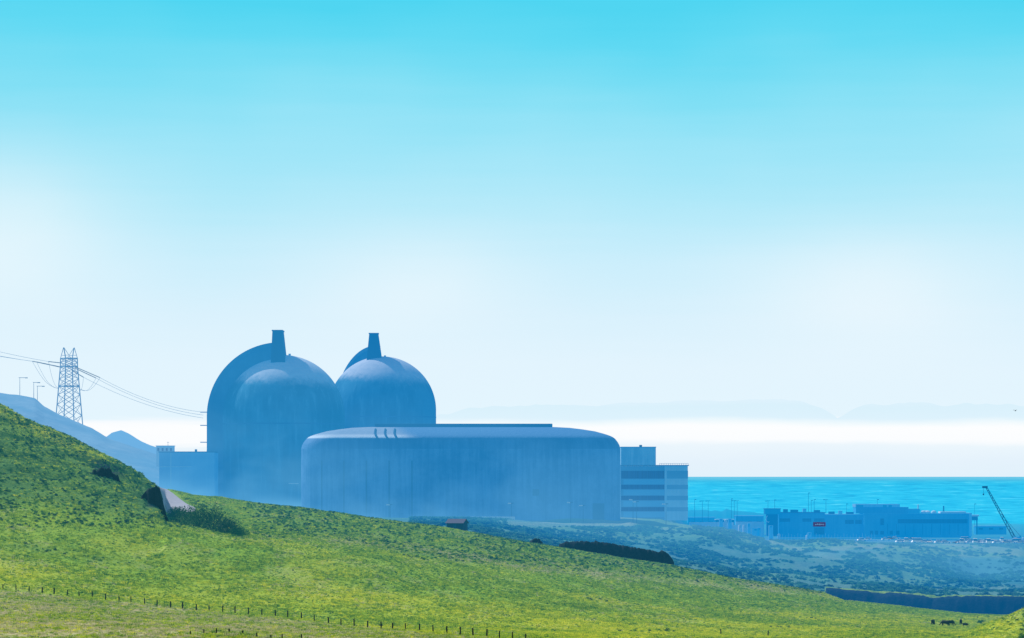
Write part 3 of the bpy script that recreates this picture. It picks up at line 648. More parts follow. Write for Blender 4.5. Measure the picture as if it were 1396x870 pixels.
# yard clutter (tanks and containers) near the tower
for i, (u, p, wpx, hpx, kd) in enumerate(((983, 709, 5, 4, 0), (989, 711, 4, 5, 1), (995, 710, 5, 6, 0), (1008, 718, 3, 4, 1), (1014, 718, 3, 4, 1), (1021, 716, 4, 5, 0), (1030, 722, 9, 4, 0), (1035, 721, 5, 3, 0), (1051, 718, 6, 3, 0), (1062, 730, 4, 4, 1), (1104, 728, 5, 4, 0), (1100, 731, 3, 3, 1))):
    k = 2240/F; o = empty('storage_tank' if kd else 'storage_container', ((u-CX)*k, 2240, (HY-p-hpx/2)*k), None, 'tank' if kd else 'container', 'white tanks in the yard' if kd else 'pale containers in the yard')
    W_, H_ = wpx*k, hpx*k
    nearby = ['beside the office block end','right of the first container','under the pale roofed low building','left of two alike by the terrace edge','second by the terrace edge','behind the terrace edge','lying widest before the tower','at the tower side of the wide one','at the tower foot','just right of the tower','left of the banner foot','lowest, under the banner'][i]
    o['label'] = ('small white tank ' if kd else 'small pale container ')+nearby
    gz = ground(u, 2240).z-o.location.z
    if kd:
        MB().lathe([(W_/2, min(0, gz)), (W_/2, H_*.8), (W_*.35, H_), (.1, H_*1.05)], 14).build('shell', whitem, o, True)
        MB().tube([(W_/2+.15, 0, 0), (W_/2+.15, 0, H_)], .1, 4).build('ladder', steel, o)
    else:
        MB().box(-W_/2, W_/2, 0, 2.4, min(0, gz), H_).build('shell', palem, o, bevel=.05)
        MB().box(-W_*.2, W_*.2, -.05, 0.05, H_*.1, H_*.8).build('door', cyan, o)

# mobile crane
kC = 2260/F; gz = ground(1385, 2260).z; cr = empty('mobile_crane', ((1385-CX)*kC, 2260, gz), 'mobile crane with its long dark lattice boom raised to the left', 'crane')
tip = Vector(((1344.5-1385)*kC, 0, (HY-664)*kC-gz)); ft = Vector((-1.2, 0, 3.2))
bm = MB(); ax = (tip-ft); pr = Vector((ax.z, 0, -ax.x)).normalized()
for a, b2, w0, w1 in ((0, .55, .85, .7), (.55, 1, .6, .42)):
    p0 = ft+ax*a; p1 = ft+ax*b2
    for s1 in (-1, 1):
        for s2 in (-1, 1): bm.bar(p0+pr*w0*s1+Vector((0, w0*s2, 0)), p1+pr*w1*s1+Vector((0, w1*s2, 0)), .15)
    for i in range(9):
        q0 = p0.lerp(p1, i/9); q1 = p0.lerp(p1, (i+1)/9); s1 = 1 if i % 2 else -1
        for s2 in (-1, 1): bm.bar(q0+pr*w0*s1+Vector((0, w0*s2, 0)), q1-pr*w1*s1+Vector((0, w1*s2, 0)), .12)
bm.build('boom', cranem, cr)
MB().box(tip.x-2.6, tip.x+.9, -.5, .5, tip.z-.7, tip.z+.6).build('boom_head', cranem, cr, bevel=.1)
MB().tube([(tip.x-1.8, 0, tip.z-.5), (tip.x-1.8, 0, tip.z-4.2)], .08, 4).build('hoist_cable', cranem, cr)
MB().lathe([(.1, tip.z-5.4), (.5, tip.z-5.1), (.5, tip.z-4.4), (.15, tip.z-4.1)], 10, (tip.x-1.8, 0)).build('hook_block', cranem, cr)
MB().box(-6, 6, -1.3, 1.3, .9, 1.7).build('chassis', cyand, cr, bevel=.1)
MB().box(-2.2, 3.2, -1.2, 1.2, 1.71, 3.6, .2).build('turntable', cyan, cr, bevel=.1)
MB().box(4, 6.2, -1.25, 1.25, 1.71, 3.2, .3).build('cab', whitem, cr, bevel=.1)
for x in (-4.6, -3, 2.4, 4.6):
    for y in (-1.32, 1.32):
        MB().tube([(x, y-.25, .55), (x, y+.25, .55)], .6, 14).build('wheel', tyrem, cr)
MB().box(2.2, 3.2, -1.1, 1.1, 3.61, 4.4).build('counterweight', cyand, cr)
MB().bar((2.6, 0, 4.4), ft+ax*.45, .1).build('stay', cranem, cr)

# cars
CARL = ['white', 'pale silver', 'white', 'dark blue', 'white', 'light grey']
paints = {c: mat(c.replace(' ', '_')+'_car_paint', v, .3, .0, spec=.6) for c, v in (('white', (.97, .98, 1, 1)), ('pale silver', (.75, .8, .84, 1)), ('dark blue', (.02, .06, .15, 1)), ('light grey', (.4, .45, .5, 1)))}
carglass = mat('car_glass', (.01, .03, .06, 1), .15, .8, spec=.6)
def make_car(c, van=False):
    o = empty('parked_van' if van else 'parked_car', (0, 0, 0), 'x', 'van' if van else 'car', 'vehicles parked below the large building')
    L, Wd, hb, hr = (2.6, .95, 1.05, 2.15) if van else (2.2, .88, .85, 1.42)
    side = [(-L, .32), (-L, hb*.85), (-L*.9, hb), (L*.55, hb), (L*.97, hb*.78), (L, .35)] if not van else [(-L, .32), (-L, hb*1.1), (-L*.97, hb*1.15), (L*.72, hb*1.15), (L*.98, hb*.8), (L, .35)]
    def ext(ps, w0, w1=None):
        n = len(ps); w1 = w1 or w0
        vs = [(x, -w0 if z <= hb else -w1, z) for x, z in ps]+[(x, w0 if z <= hb else w1, z) for x, z in ps]
        return MB().add(vs, [tuple(range(n)), tuple(range(2*n-1, n-1, -1))]+[(i, n+i, n+(i+1) % n, (i+1) % n) for i in range(n)])
    ext(side, Wd, Wd).build('body', paints[c], o, bevel=.06)
    cabn = [(-L*.82, hb), (-L*.6, hr), (L*.12, hr), (L*.45, hb)] if not van else [(-L*.97, hb*1.15), (-L*.95, hr), (L*.4, hr), (L*.7, hb*1.15)]
    ext([(x, z-.004) for x, z in cabn], Wd*.9, Wd*.78).build('window', carglass, o)
    MB().box(cabn[1][0], cabn[2][0], -Wd*.8, Wd*.8, hr-.003, hr+.05).build('roof', paints[c], o, bevel=.02)
    for x in (-L*.62, L*.6):
        for y in (-Wd+.08, Wd-.08):
            wv = MB().tube([(x, y-.11, .33), (x, y+.11, .33)], .33, 14).build('wheel', tyrem, o)
    for y in (-.6, .6): MB().box(L-.04, L+.03, y-.15, y+.15, hb*.6, hb*.75).build('headlight', whitem, o)
    return o
protos = {}
spots = [(1208,733,.1),(1214,732,.2),(1221,731.5,.3),(1234,731.5,.2),(1242,733,2.9),(1252,730.5,.1),(1262,732,.4),(1268,732,1.3),(1281,732,.2),(1289,731.5,.3),(1306,733,2.8),(1311,730,.1),(1317,734,.2),(1324,735.5,.3),(1331,736,.1),(1337,733,1.2),(1344,734.5,3.0),(1355,736,.2),(1361,738,.1),(1372,736,.3),(1379,739,.2),(1388,738,.15),(1395,739,.2),(1175,734,.2),(1182,733,3.0)]
where = ['leftmost of the row before the large building','second of the row from the door side','third of the row, right of two alike','by itself after a gap','turned the other way beside its neighbour','tallest looking, in the middle before the window strip','right of the tall one','end on in the row','before the middle of the strip window','touching the one before the strip window','near the right end wall, turned away','behind the nearest row at the end wall','just in front of the end wall','right of the end wall corner','second past the end wall corner','end on under the raised cabin','facing left below the raised cabin','halfway between cabin and crane','nearer the camera left of the crane','at the foot of the boom','nearest by the crane chassis','right of the crane chassis','last one at the right picture edge','alone before the plain joined building','beside the lone one, facing left']
for i, (u, p, rz_) in enumerate(spots):
    c = CARL[(i*5+i//3) % 6]; van = i in (5, 12, 21); c = 'white' if van else c
    if (c, van) not in protos: o = protos[(c, van)] = make_car(c, van)
    else: o = copy_tree(protos[(c, van)])
    g_ = hit(u, min(p+4.0, 741), 1900, 2288); Y = g_.y; o.location = (g_.x, Y, g_.z+.12); o.rotation_euler = (0, 0, rz_); o.scale = (1.3,)*3
    o['label'] = f"{c} {'van' if van else 'car'} parked {where[i]}"

dense = [(1228+i*7.3, 729+(i % 3)*2.2) for i in range(4)]+[(1311+i*6.1, 731.5+(i % 3)*2.6+i*.35) for i in range(15)]
for i, (u, p) in enumerate(dense):
    c = ('white', 'white', 'pale silver')[i % 3]; van = i % 3 == 1
    if (c, van) not in protos: protos[(c, van)] = make_car(c, van)
    o = copy_tree(protos[(c, van)]); g_ = hit(u, min(p+4.0, 741.5), 1900, 2288); o.location = (g_.x, g_.y, g_.z+.12); o.rotation_euler = (0, 0, [.2, 1.5, 2.9][i % 3]); o.scale = (1.3,)*3
    o['label'] = f"{c} {'van' if van else 'car'} among those packed tightly {'before the strip window of the large building' if i < 4 else 'right of the end wall towards the crane'}"
# tall fence of pale posts along the terrace edge
sf = empty('security_fence', at(1010, 739, 2170), 'long tall fence of thin pale posts before the two joined buildings', 'fence'); kF = 2170/F
for i in range(44):
    u = 1012+i*4.2; g_ = ground(u, 2170); q = g_-sf.location; h = (HY-(727+1.5*(i % 3)))*kF-g_.z
    MB().tube([(q.x, q.y, q.z-.3), (q.x, q.y, q.z+h)], .13, 5).build('post', palem, sf)
# ------------------------------------------------------------------ lamp posts and poles
def lamp(u, ptop, pbase, Y, label, arms, head, grp, snap=False, r=.16):
    k = Y/F; b = at(u, pbase, Y); o = empty('lamp_post', b, label, 'lamp post', grp); h = (pbase-ptop)*k
    MB().tube([(0, 0, -3), (0, 0, h)], r, 6, r*.6).build('pole', steel, o)
    for a0, a1 in arms:
        MB().box(a0*k, a1*k, -.15, .15, h-.12, h+.12).build('arm', steel, o)
        xe = a1*k if abs(a1) > abs(a0) else a0*k
        MB().box(xe-.7, xe+.7, -.35, .35, h-.3, h+.12, .1, .05).build('lamp_head', head, o)
    return o
for i, (u, a, b_, ar, lab) in enumerate(((27, 515, 538, [(-1.5, 9)], 'tall thin lamp post on the hazy ridge, leftmost of three'), (46, 521.5, 543, [(-1, 7)], 'middle thin lamp post on the hazy ridge left of the pylon'), (51, 526.5, 547, [(-1, 8)], 'shortest thin lamp post on the hazy ridge, nearest the pylon'))):
    lamp(u, a, b_, 1800, lab, ar, steel, 'lamp posts on the ridge')
for u, a, b_, lab in ((532, 688, 703, 'white headed lamp post before the left wall of the hall'), (697.5, 686, 703, 'white headed lamp post before the middle of the hall wall'), (778, 685, 703, 'white headed lamp post above the dark hatch, right part of the hall'), (795, 689, 704, 'short white headed lamp post left of the roller door'), (863, 681, 704, 'white headed lamp post before the office block, left one'), (868, 684, 704, 'white headed lamp post before the office block, right one'), (908, 687, 706, 'lamp post before the office block corner')):
    lamp(u, a, b_, 1362, lab, [(-3, 3)], whitem, 'lamp posts before the hall', r=.1)
for u, a, lab in ((947, 681, 'thin pole nearest the office block'), (957.5, 683, 'T shaped pole, second right of the office block'), (965.5, 683, 'T shaped pole, third right of the office block'), (997, 680, 'tall thin pole before the sea, left of the twin poles'), (1001, 682.5, 'left of the twin T poles'), (1005, 682.5, 'right of the twin T poles'), (1047, 683, 'T pole above the dark tower'), (1056, 681.5, 'thin pole right of the tower top'), (1102, 672, 'tallest thin pole, behind the low building'), (1106, 682, 'thin pole just right of the tallest'), (1110, 681, 'second thin pole right of the tallest'), (1126, 681, 'T pole above the joint of two buildings'), (1154, 687, 'faint pole above the plain joined building'), (1196, 681, 'thin pole rising from the penthouse'), (1328.5, 687, 'thin pole right of the large building end wall')):
    T = 'T ' in lab
    lamp(u, a, 722, 2380, lab, [(-2.6, 2.6)] if T else [(0, 1)], steel, 'poles standing against the sea', r=.19 if a < 685 else .13)

# ------------------------------------------------------------------ pylons and wires
YP = 1900; kP = YP/F
def pylon(u, ptop, pbase, Y, rot, label, arms3=False):
    k = Y/F; b0 = at(u, pbase, Y); H = (pbase-ptop)*k; o = empty('lattice_pylon', b0, label, 'pylon', None, rot)
    m = MB(); hb, hw_ = 13.9*k, 8.6*k; zw = H-14.5*k; z2 = H-26*k
    def half(z): return hb+(hw_*1.02-hb)*min(z/z2, 1)
    for sx in (-1, 1):
        for sy in (-1, 1):
            leg = MB(); leg.bar((hb*sx*1.12, hb*sy*1.12, -8), (half(z2)*sx, half(z2)*sy, z2), .3); leg.bar((half(z2)*sx, half(z2)*sy, z2), (hw_*sx, hw_*sy, zw), .3)
            leg.build('leg', tower, o)
    lv = [0, z2*.2, z2*.38, z2*.54, z2*.68, z2*.8, z2*.9, z2, (z2+zw)/2, zw]
    c4 = [(-1, -1), (1, -1), (1, 1), (-1, 1)]
    for a, c in zip(lv, lv[1:]):
        h0, h1 = half(a), half(c)
        for i in range(4):
            (x0, y0), (x1, y1) = c4[i], c4[(i+1) % 4]
            m.bar((x0*h0, y0*h0, a), (x1*h1, y1*h1, c), .16); m.bar((x1*h0, y1*h0, a), (x0*h1, y0*h1, c), .16)
            if c in (lv[4], z2, zw): m.bar((x0*h1, y0*h1, c), (x1*h1, y1*h1, c), .24 if c != lv[4] else .3)
    m.build('bracing', tower, o)
    for sx in (-1, 1):
        hn = MB(); tx = sx*8.6*k*.9
        for sy in (-1, 1):
            hn.bar((hw_*sx, hw_*sy, zw), (tx, sy*.3, H), .2); hn.bar((hw_*sx*.15, hw_*sy, zw), (tx, sy*.3, H), .15)
            hn.bar((hw_*sx*.95, hw_*sy*.6, zw+4*k), (hw_*sx*.45, hw_*sy*.6, zw+4*k), .12)
        hn.build('horn', tower, o)
    return o, H, z2
p1, Hp, z2p = pylon(94, 474, 583, YP, math.radians(31.7), 'steel lattice pylon with two horns on the blue ridge at left')
ins = mat('insulator_glass', (.03, .12, .18, 1), .4, .6)
inv = Matrix.Rotation(-p1.rotation_euler.z, 4, 'Z') @ Matrix.Translation(-p1.location)
spansL = [((81, 500), (44, 492.5), -2.5), ((84, 501), (50, 493.5), 1.5), ((84, 495), (66, 493), 5)]
spansR = [((103, 500.5), (136.5, 515), -2.5), ((102, 502), (131, 515.5), 1.5), ((98, 505), (114, 514.5), 5)]
ROWN = ['nearest the viewer', 'in the middle', 'at the back']
for i, ((a, b_, dy), (c, d, _)) in enumerate(zip(spansL, spansR)):
    for q0, q1 in ((a, b_), (c, d)):
        P0 = inv @ at(q0[0], q0[1], YP+dy); P1 = inv @ at(q1[0], q1[1], YP+dy)
        nD = 26; bb = MB()
        for j in range(nD):
            A0 = P0.lerp(P1, j/nD); A1 = P0.lerp(P1, (j+.55)/nD); bb.tube([A0, A1], .30, 6)
        bb.bar(P0, P1, .1); bb.build('insulator', ins, p1)
    L0 = at(b_[0], b_[1], YP+dy); R0 = at(d[0], d[1], YP+dy)
    for q in ((b_, -1), (d, 1)):     # jumper loops hanging back to the tower
        P0 = at(q[0][0], q[0][1], YP+dy); P1 = at(94-q[1]*-14, 530, YP+dy)
        pts = [inv @ (P0.lerp(P1, s)+Vector((0, 0, -9*kP*math.sin(math.pi*s)))) for s in [j/10 for j in range(11)]]
        MB().tube(pts, .07, 4).build('jumper', wirem, p1)
    def wire(P0, P1, sag, lab):
        o = empty('power_line', P0, lab, 'power line', 'wires strung from the pylon')
        pts = [P0.lerp(P1, s)-P0+Vector((0, 0, -sag*4*s*(1-s))) for s in [j/30 for j in range(31)]]
        w_ = MB().tube(pts, .08, 4).build('wire', wirem, o)
    endL = at(-260, (470 if i < 2 else 462)-30-i*5, 2060+dy*3)
    wire(L0, at(-420, (492.5 if i < 2 else 493)-(175 if i < 2 else 190)-4*i, 1960+dy), 12, 'wire running off the left picture edge from the pylon, '+ROWN[i])
    wire(R0, at(277, (562, 566, 570)[i], 1980+dy), 3.2, 'wire running down right from the pylon to the pylon behind the dome, '+ROWN[i])
p2, _, _ = pylon(297, 550, 640, 1990, math.radians(20), 'second lattice pylon almost hidden behind the left edge of the nearer dome')
for pz in (562, 580, 603):
    k = 1990/F; MB().box(-24*k, 24*k, -.3, .3, (640-pz)*k-.25, (640-pz)*k+.25).build('crossarm', tower, p2).rotation_euler = (0, 0, -p2.rotation_euler.z)

# ------------------------------------------------------------------ road, shed, dark bank, shrubs
path = np.array([(205, 990), (209, 962), (214, 945), (221, 930), (229, 915), (237, 900), (243, 889), (245, 880), (243, 872)], float)
tq = np.linspace(0, len(path)-1, 90); pu = np.interp(tq, np.arange(len(path)), path[:, 0]); pY = np.interp(tq, np.arange(len(path)), path[:, 1])
Uq = pu[:, None]+np.linspace(-1, 1, 16)[None]*np.interp(pY, [860, 885, 940], [24, 24, 13])[:, None]; Yq = np.repeat(pY[:, None], 16, 1); Xq, Zq = heights(Uq, Yq)
rd = MB(); rd.add([(Xq[i, j], Yq[i, j], Zq[i, j]+.14-.25*(j in (0, 15))) for i in range(90) for j in range(16)], [(i*16+j, i*16+j+1, (i+1)*16+j+1, (i+1)*16+j) for i in range(89) for j in range(15)])
tag(rd.build('road', mat('pale_asphalt', lambda N, p, g_: N.mix(N.noise(p, .8, 4), (.26, .26, .34, 1), (.38, .37, .44, 1)), .85)), 'pale road curving behind the dark green hill', 'road', kind='structure')

sh = empty('shed', (0, 0, 0), 'small dark gabled shed with a pinkish roof at the grass ridge', 'shed')
ks = 956/F; g_ = at(609, 722, 953); sh.location = (g_.x, g_.y, g_.z+.1)
W_ = 24*ks; b = MB(); d = 3.2
hw0, hr0 = 1.7, 2.6
def shedbody():
    v = [(0,0,-2),(W_,0,-2),(W_,0,hw0),(0,0,hw0),(0,d,-2),(W_,d,-2),(W_,d,hw0),(0,d,hw0),(0,d/2,hr0-.1),(W_,d/2,hr0-.1)]
    return MB().add(v, [(0,1,2,3),(5,4,7,6),(1,5,6,9,2),(4,0,3,8,7),(0,4,5,1)])
shedbody().build('wall', mat('weathered_boards', lambda N, p, g_: N.mix(N.noise(N.scl(p, 3, 3, .4), 1, 3), (.012, .03, .09, 1), (.03, .06, .14, 1)), .9), sh)
rf = MB().add([(-.3,-.45,hw0-.15),(W_+.3,-.45,hw0-.15),(W_+.3,d/2,hr0+.1),(-.3,d/2,hr0+.1),(W_+.3,d+.45,hw0-.15),(-.3,d+.45,hw0-.15),
   (-.3,-.45,hw0-.03),(W_+.3,-.45,hw0-.03),(W_+.3,d/2,hr0+.22),(-.3,d/2,hr0+.22),(W_+.3,d+.45,hw0-.03),(-.3,d+.45,hw0-.03)],
   [(0,1,2,3),(3,2,4,5),(7,6,9,8),(8,9,11,10),(6,7,1,0),(10,11,5,4),(6,0,3,9),(9,3,5,11),(1,7,8,2),(2,8,10,4)])
rf.build('roof', mat('pinkish_roof_felt', (.09, .08, .15, 1), .85), sh)
sh.rotation_euler = (0, 0, math.radians(-22))
MB().box(W_*.4, W_*.4+.9, -.03, .05, 0, 1.7).build('door', darkm, sh)

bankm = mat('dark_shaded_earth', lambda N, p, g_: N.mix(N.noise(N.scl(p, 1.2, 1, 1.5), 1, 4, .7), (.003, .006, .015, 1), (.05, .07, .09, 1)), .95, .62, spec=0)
def bank(u0, u1, top, Y, label, basef=None, Yb=950, k0=2.2, name='earth_bank'):
    us = np.linspace(u0, u1, int((u1-u0)*1.2)+24); ks_ = np.array([0, .25, .5, .75, 1, 1.3, 2.2, 3.5]); Ug, K = np.meshgrid(us, ks_)
    prof = np.interp(K, [0, .25, .5, .75, 1, 1.3, 2.2, 3.5], [-1.2, -.3, .25, .7, 1, 1.0, .6, -1.5])
    bf = (lambda q: crestB(q)+3) if basef is None else curve(basef)
    base = -(bf(Ug)-HY)/F*Yb-.25; tp = -(curve(top)(Ug)-HY)/F*Y
    if basef is not None:
        _, base = heights(Ug, np.full_like(Ug, Yb)); base = base-.15; tp = base+(bf(Ug)-curve(top)(Ug))*Yb/F
    rg = 1 if basef is None else 2.2
    Hh = np.maximum(tp-base, .05)+rg*.24*fbm(Ug/4, Ug*0+3, 4, 81, .7)*sst(Ug, u0, u0+8)
    Yg = Y+K*k0+.8*fbm(Ug/6, K*1.4, 3, 82); X = (Ug-CX)/F*Yg
    ZZ_ = base+Hh*prof+.3*fbm(Ug/1.6, K*3, 3, 83)
    return tag(grid_mesh(name, X, Yg, ZZ_, bankm), label, 'bank', kind='structure')
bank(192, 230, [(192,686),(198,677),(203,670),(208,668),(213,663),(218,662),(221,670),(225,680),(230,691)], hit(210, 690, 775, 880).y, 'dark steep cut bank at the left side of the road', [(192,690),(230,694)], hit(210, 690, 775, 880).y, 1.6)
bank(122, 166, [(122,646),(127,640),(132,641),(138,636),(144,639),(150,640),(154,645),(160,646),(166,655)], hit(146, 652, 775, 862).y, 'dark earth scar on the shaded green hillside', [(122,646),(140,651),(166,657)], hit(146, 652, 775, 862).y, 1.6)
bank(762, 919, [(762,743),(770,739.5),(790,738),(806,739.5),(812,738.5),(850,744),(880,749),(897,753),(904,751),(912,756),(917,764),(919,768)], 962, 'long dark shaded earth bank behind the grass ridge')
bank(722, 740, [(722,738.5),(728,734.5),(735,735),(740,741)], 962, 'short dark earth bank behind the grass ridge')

leafm_cache = {}
def leafmat(name, c0, c1, amount=1.0, tr=.35):
    def f(N, pos, geo):
        oi = N.new('ShaderNodeObjectInfo'); n0 = N.noise(N.scl(pos, .12, .07, .12), 1, 4, .6); n1 = N.noise(pos, 1.1, 3)
        v = N.m('ADD', N.m('MULTIPLY', oi.outputs['Random'], .45), N.m('ADD', N.m('MULTIPLY', n0, .35), N.m('MULTIPLY', n1, .2)))
        return N.mix(N.step(v, .25, .75), c0, c1)
    return mat(name, f, .7, amount, spec=.15, translucent=tr)
def clump(nleaf, rx, rz, ls, seed, flat=.0):
    r = random.Random(seed); vs = []; fs = []
    for i in range(nleaf):
        a = r.uniform(0, 6.283); e = r.uniform(-.1, 1.4); q = r.uniform(.45, 1)*(1+.25*math.sin(a*3+seed))
        c = Vector((rx*q*math.cos(a)*math.cos(e), rx*q*math.sin(a)*math.cos(e), rz*(.1+.9*q*math.sin(max(e, 0)))))
        d1 = Vector((r.gauss(0, 1), r.gauss(0, 1), r.gauss(0, 1))).normalized(); d2 = d1.cross(Vector((r.gauss(0, 1), r.gauss(0, 1), r.gauss(0, 1)))).normalized()
        s_ = ls*r.uniform(.6, 1.3); o = len(vs)
        vs += [c-d1*s_, c+d2*s_*.5, c+d1*s_, c-d2*s_*.5]; fs.append((o, o+1, o+2, o+3))
    return vs, fs
def tuft(nb, w_, h, seed):
    r = random.Random(seed); vs = []; fs = []
    for i in range(nb):
        x, y = r.gauss(0, w_), r.gauss(0, w_); a = r.uniform(0, 6.28); hh = h*r.uniform(.5, 1.2); l = hh*r.uniform(.1, .6)
        bw = r.uniform(.02, .045); b_ = r.uniform(0, 6.28); dx, dy = bw*math.cos(b_), bw*math.sin(b_); o = len(vs)
        vs += [(x-dx, y-dy, -.05), (x+dx, y+dy, -.05), (x+l*math.cos(a)*.4+dx*.6, y+l*math.sin(a)*.4+dy*.6, hh*.65), (x+l*math.cos(a), y+l*math.sin(a), hh)]
        fs += [(0+o, 1+o, 2+o), (0+o, 2+o, 3+o)]
    return vs, fs
hidden = bpy.data.collections.new('plant_sources')       # source meshes only, not linked to the scene
def source(name, vf, m):
    me = bpy.data.meshes.new(name); me.from_pydata([tuple(v) for v in vf[0]], [], vf[1]); me.materials.append(m)
    o = bpy.data.objects.new(name, me); return o
def scatter(name, pts, rot, scl, srcs, label, cat):
    """one object of uncountable plants: points that carry turned and sized copies of a few plant meshes"""
    col = bpy.data.collections.new(name+'_sources')
    for s_ in srcs: col.objects.link(s_)
    me = bpy.data.meshes.new(name); me.vertices.add(len(pts)); me.vertices.foreach_set('co', np.asarray(pts, np.float32).ravel())
    for an, av, ty in (('rz', rot, 'FLOAT'), ('sz', scl, 'FLOAT')):
        a = me.attributes.new(an, ty, 'POINT'); a.data.foreach_set('value', np.asarray(av, np.float32))
    o = bpy.data.objects.new(name, me); C.objects.link(o)
    ng = bpy.data.node_groups.new(name, 'GeometryNodeTree')
    ng.interface.new_socket('Geometry', in_out='INPUT', socket_type='NodeSocketGeometry'); ng.interface.new_socket('Geometry', in_out='OUTPUT', socket_type='NodeSocketGeometry')
    n = ng.nodes; l = ng.links; gi = n.new('NodeGroupInput'); go = n.new('NodeGroupOutput')
    ci = n.new('GeometryNodeCollectionInfo'); ci.inputs[0].default_value = col; ci.inputs['Separate Children'].default_value = True; ci.inputs['Reset Children'].default_value = True
    ip = n.new('GeometryNodeInstanceOnPoints'); ip.inputs['Pick Instance'].default_value = True
    ra = n.new('GeometryNodeInputNamedAttribute'); ra.data_type = 'FLOAT'; ra.inputs[0].default_value = 'rz'
    sa = n.new('GeometryNodeInputNamedAttribute'); sa.data_type = 'FLOAT'; sa.inputs[0].default_value = 'sz'
    cx = n.new('ShaderNodeCombineXYZ'); er = n.new('FunctionNodeEulerToRotation')
    l.new(ra.outputs['Attribute'], cx.inputs[2]); l.new(cx.outputs[0], er.inputs[0])
    l.new(gi.outputs[0], ip.inputs['Points']); l.new(ci.outputs[0], ip.inputs['Instance']); l.new(er.outputs[0], ip.inputs['Rotation']); l.new(sa.outputs['Attribute'], ip.inputs['Scale'])
    l.new(ip.outputs[0], go.inputs[0])
    md = o.modifiers.new('scatter', 'NODES'); md.node_group = ng
    return tag(o, label, cat, kind='stuff')
def cast(n, y0, y1, u0=-50, u1=1450):
    Y = np.sqrt(rng.uniform(y0**2, y1**2, n)); u = rng.uniform(u0, u1, n); X, z = heights(u, Y); py = HY-z/Y*F
    return u, Y, X, z, py, masks(u, Y, py, X)
road_free = lambda u, Y: ~((Y > 850) & (Y < 990) & (u > 195) & (u < 272-(Y-870)*.55+4))
# grass in three sorts
u, Y, X, z, py, (scm, drm, bam, rom, gum) = cast(240000, 432, 1000)
keep = (rng.random(len(u)) > rom*.95) & road_free(u, Y)
keep &= ~((np.abs(u-146) < 24) & (np.abs(py-645) < 12) & (Y < 862)) & ~((u > 190) & (u < 231) & (py > 664) & (py < 694) & (Y < 885))
pick = rng.random(len(u)); isdry = keep & (pick < drm*.8+.10); isbare = keep & ~isdry & (rng.random(len(u)) < bam*.9); isg = keep & ~isdry & ~isbare & (rng.random(len(u)) > scm*.45)
gA = leafmat('green_blades', (.05, .18, .04, 1), (.44, .56, .05, 1), tr=.5); gB = leafmat('yellow_green_blades', (.33, .46, .03, 1), (.80, .74, .06, 1), tr=.5); gC = leafmat('straw_blades', (.32, .34, .16, 1), (.62, .54, .34, 1), tr=.5)
for nm, sel, mm, lab, hs in (('meadow_grass', isg, gA, 'green meadow grass covering the near slopes', .26), ('flowering_grass', isdry, gB, 'yellow green flowering grass along the fence and ridge', .24), ('dry_grass', isbare, gC, 'pale dry straw grass between the green', .22)):
    P = np.stack([X, Y, z], -1)[sel]; m_ = len(P)
    big = np.clip(.75+.55*fbm(P[:, 0]/5, P[:, 1]/8, 3, 91)+.0, .35, 1.6)
    scatter(nm, P, rng.uniform(0, 6.28, m_), big*rng.uniform(.7, 1.5, m_), [source(nm+'_tuft', tuft(26, .22, hs, s_), mm) for s_ in (1, 2, 3)], lab, 'grass')
# scrub
u, Y, X, z, py, (scm, drm, bam, rom, gum) = cast(97000, 560, 1000)
hA = (Y < 880)&(u < 260)&(py < 720)
crev = sst(fbm(X/5, z/.9, 3, 133), -.05, .35)
dens = np.where(hA, .25+1.0*crev+((np.abs(u-150) < 34)&(np.abs(py-643) < 16)), np.where(scm > .3, scm**1.4*.62, .20+.16*(fbm(X/12, Y/18, 3, 301) > .05)))
sel = (rng.random(len(u)) < dens) & ((rom < .4)|hA) & road_free(u, Y) & ~((u > 598) & (u < 648) & (Y > 915))
P = np.stack([X, Y, z], -1)[sel]; m_ = len(P)
sA = leafmat('scrub_leaves', (.014, .075, .055, 1), (.13, .30, .06, 1), tr=.35)
scatter('scrub', P, rng.uniform(0, 6.28, m_), rng.uniform(.3, .95, m_)*np.where(hA[sel], .85, np.where(scm[sel] > .3, .85, .36)), [source('scrub_plant', clump(90, .65, .55, .16, s_), sA) for s_ in (4, 5, 6, 7)], 'low dark scrub plants over the hillside and ridge', 'scrub')
# scrub on the far hazy slopes
u, Y, X, z, py, (scm, drm, bam, rom, gum) = cast(42000, 1100, 1440, 560, 1460)
nz = fbm(X/16, Y/25, 4, 95)
sel = (rng.random(len(u)) < np.clip(.45+nz*1.1, .03, 1)) & (bam < .35) & ((Y < 1392) | (u > 940)) & ~((Y > 1350) & (u < 945)) & (Y > 1112)
P = np.stack([X, Y, z], -1)[sel]; m_ = len(P)
sB = leafmat('far_scrub_leaves', (.012, .08, .11, 1), (.12, .32, .16, 1), tr=.35)
scatter('canyon_scrub', P, rng.uniform(0, 6.28, m_), rng.uniform(.35, 1.25, m_), [source('canyon_plant', clump(80, .9, .6, .25, s_), sB) for s_ in (14, 15, 16)], 'blue hazy scrub on the far canyon slopes', 'scrub')

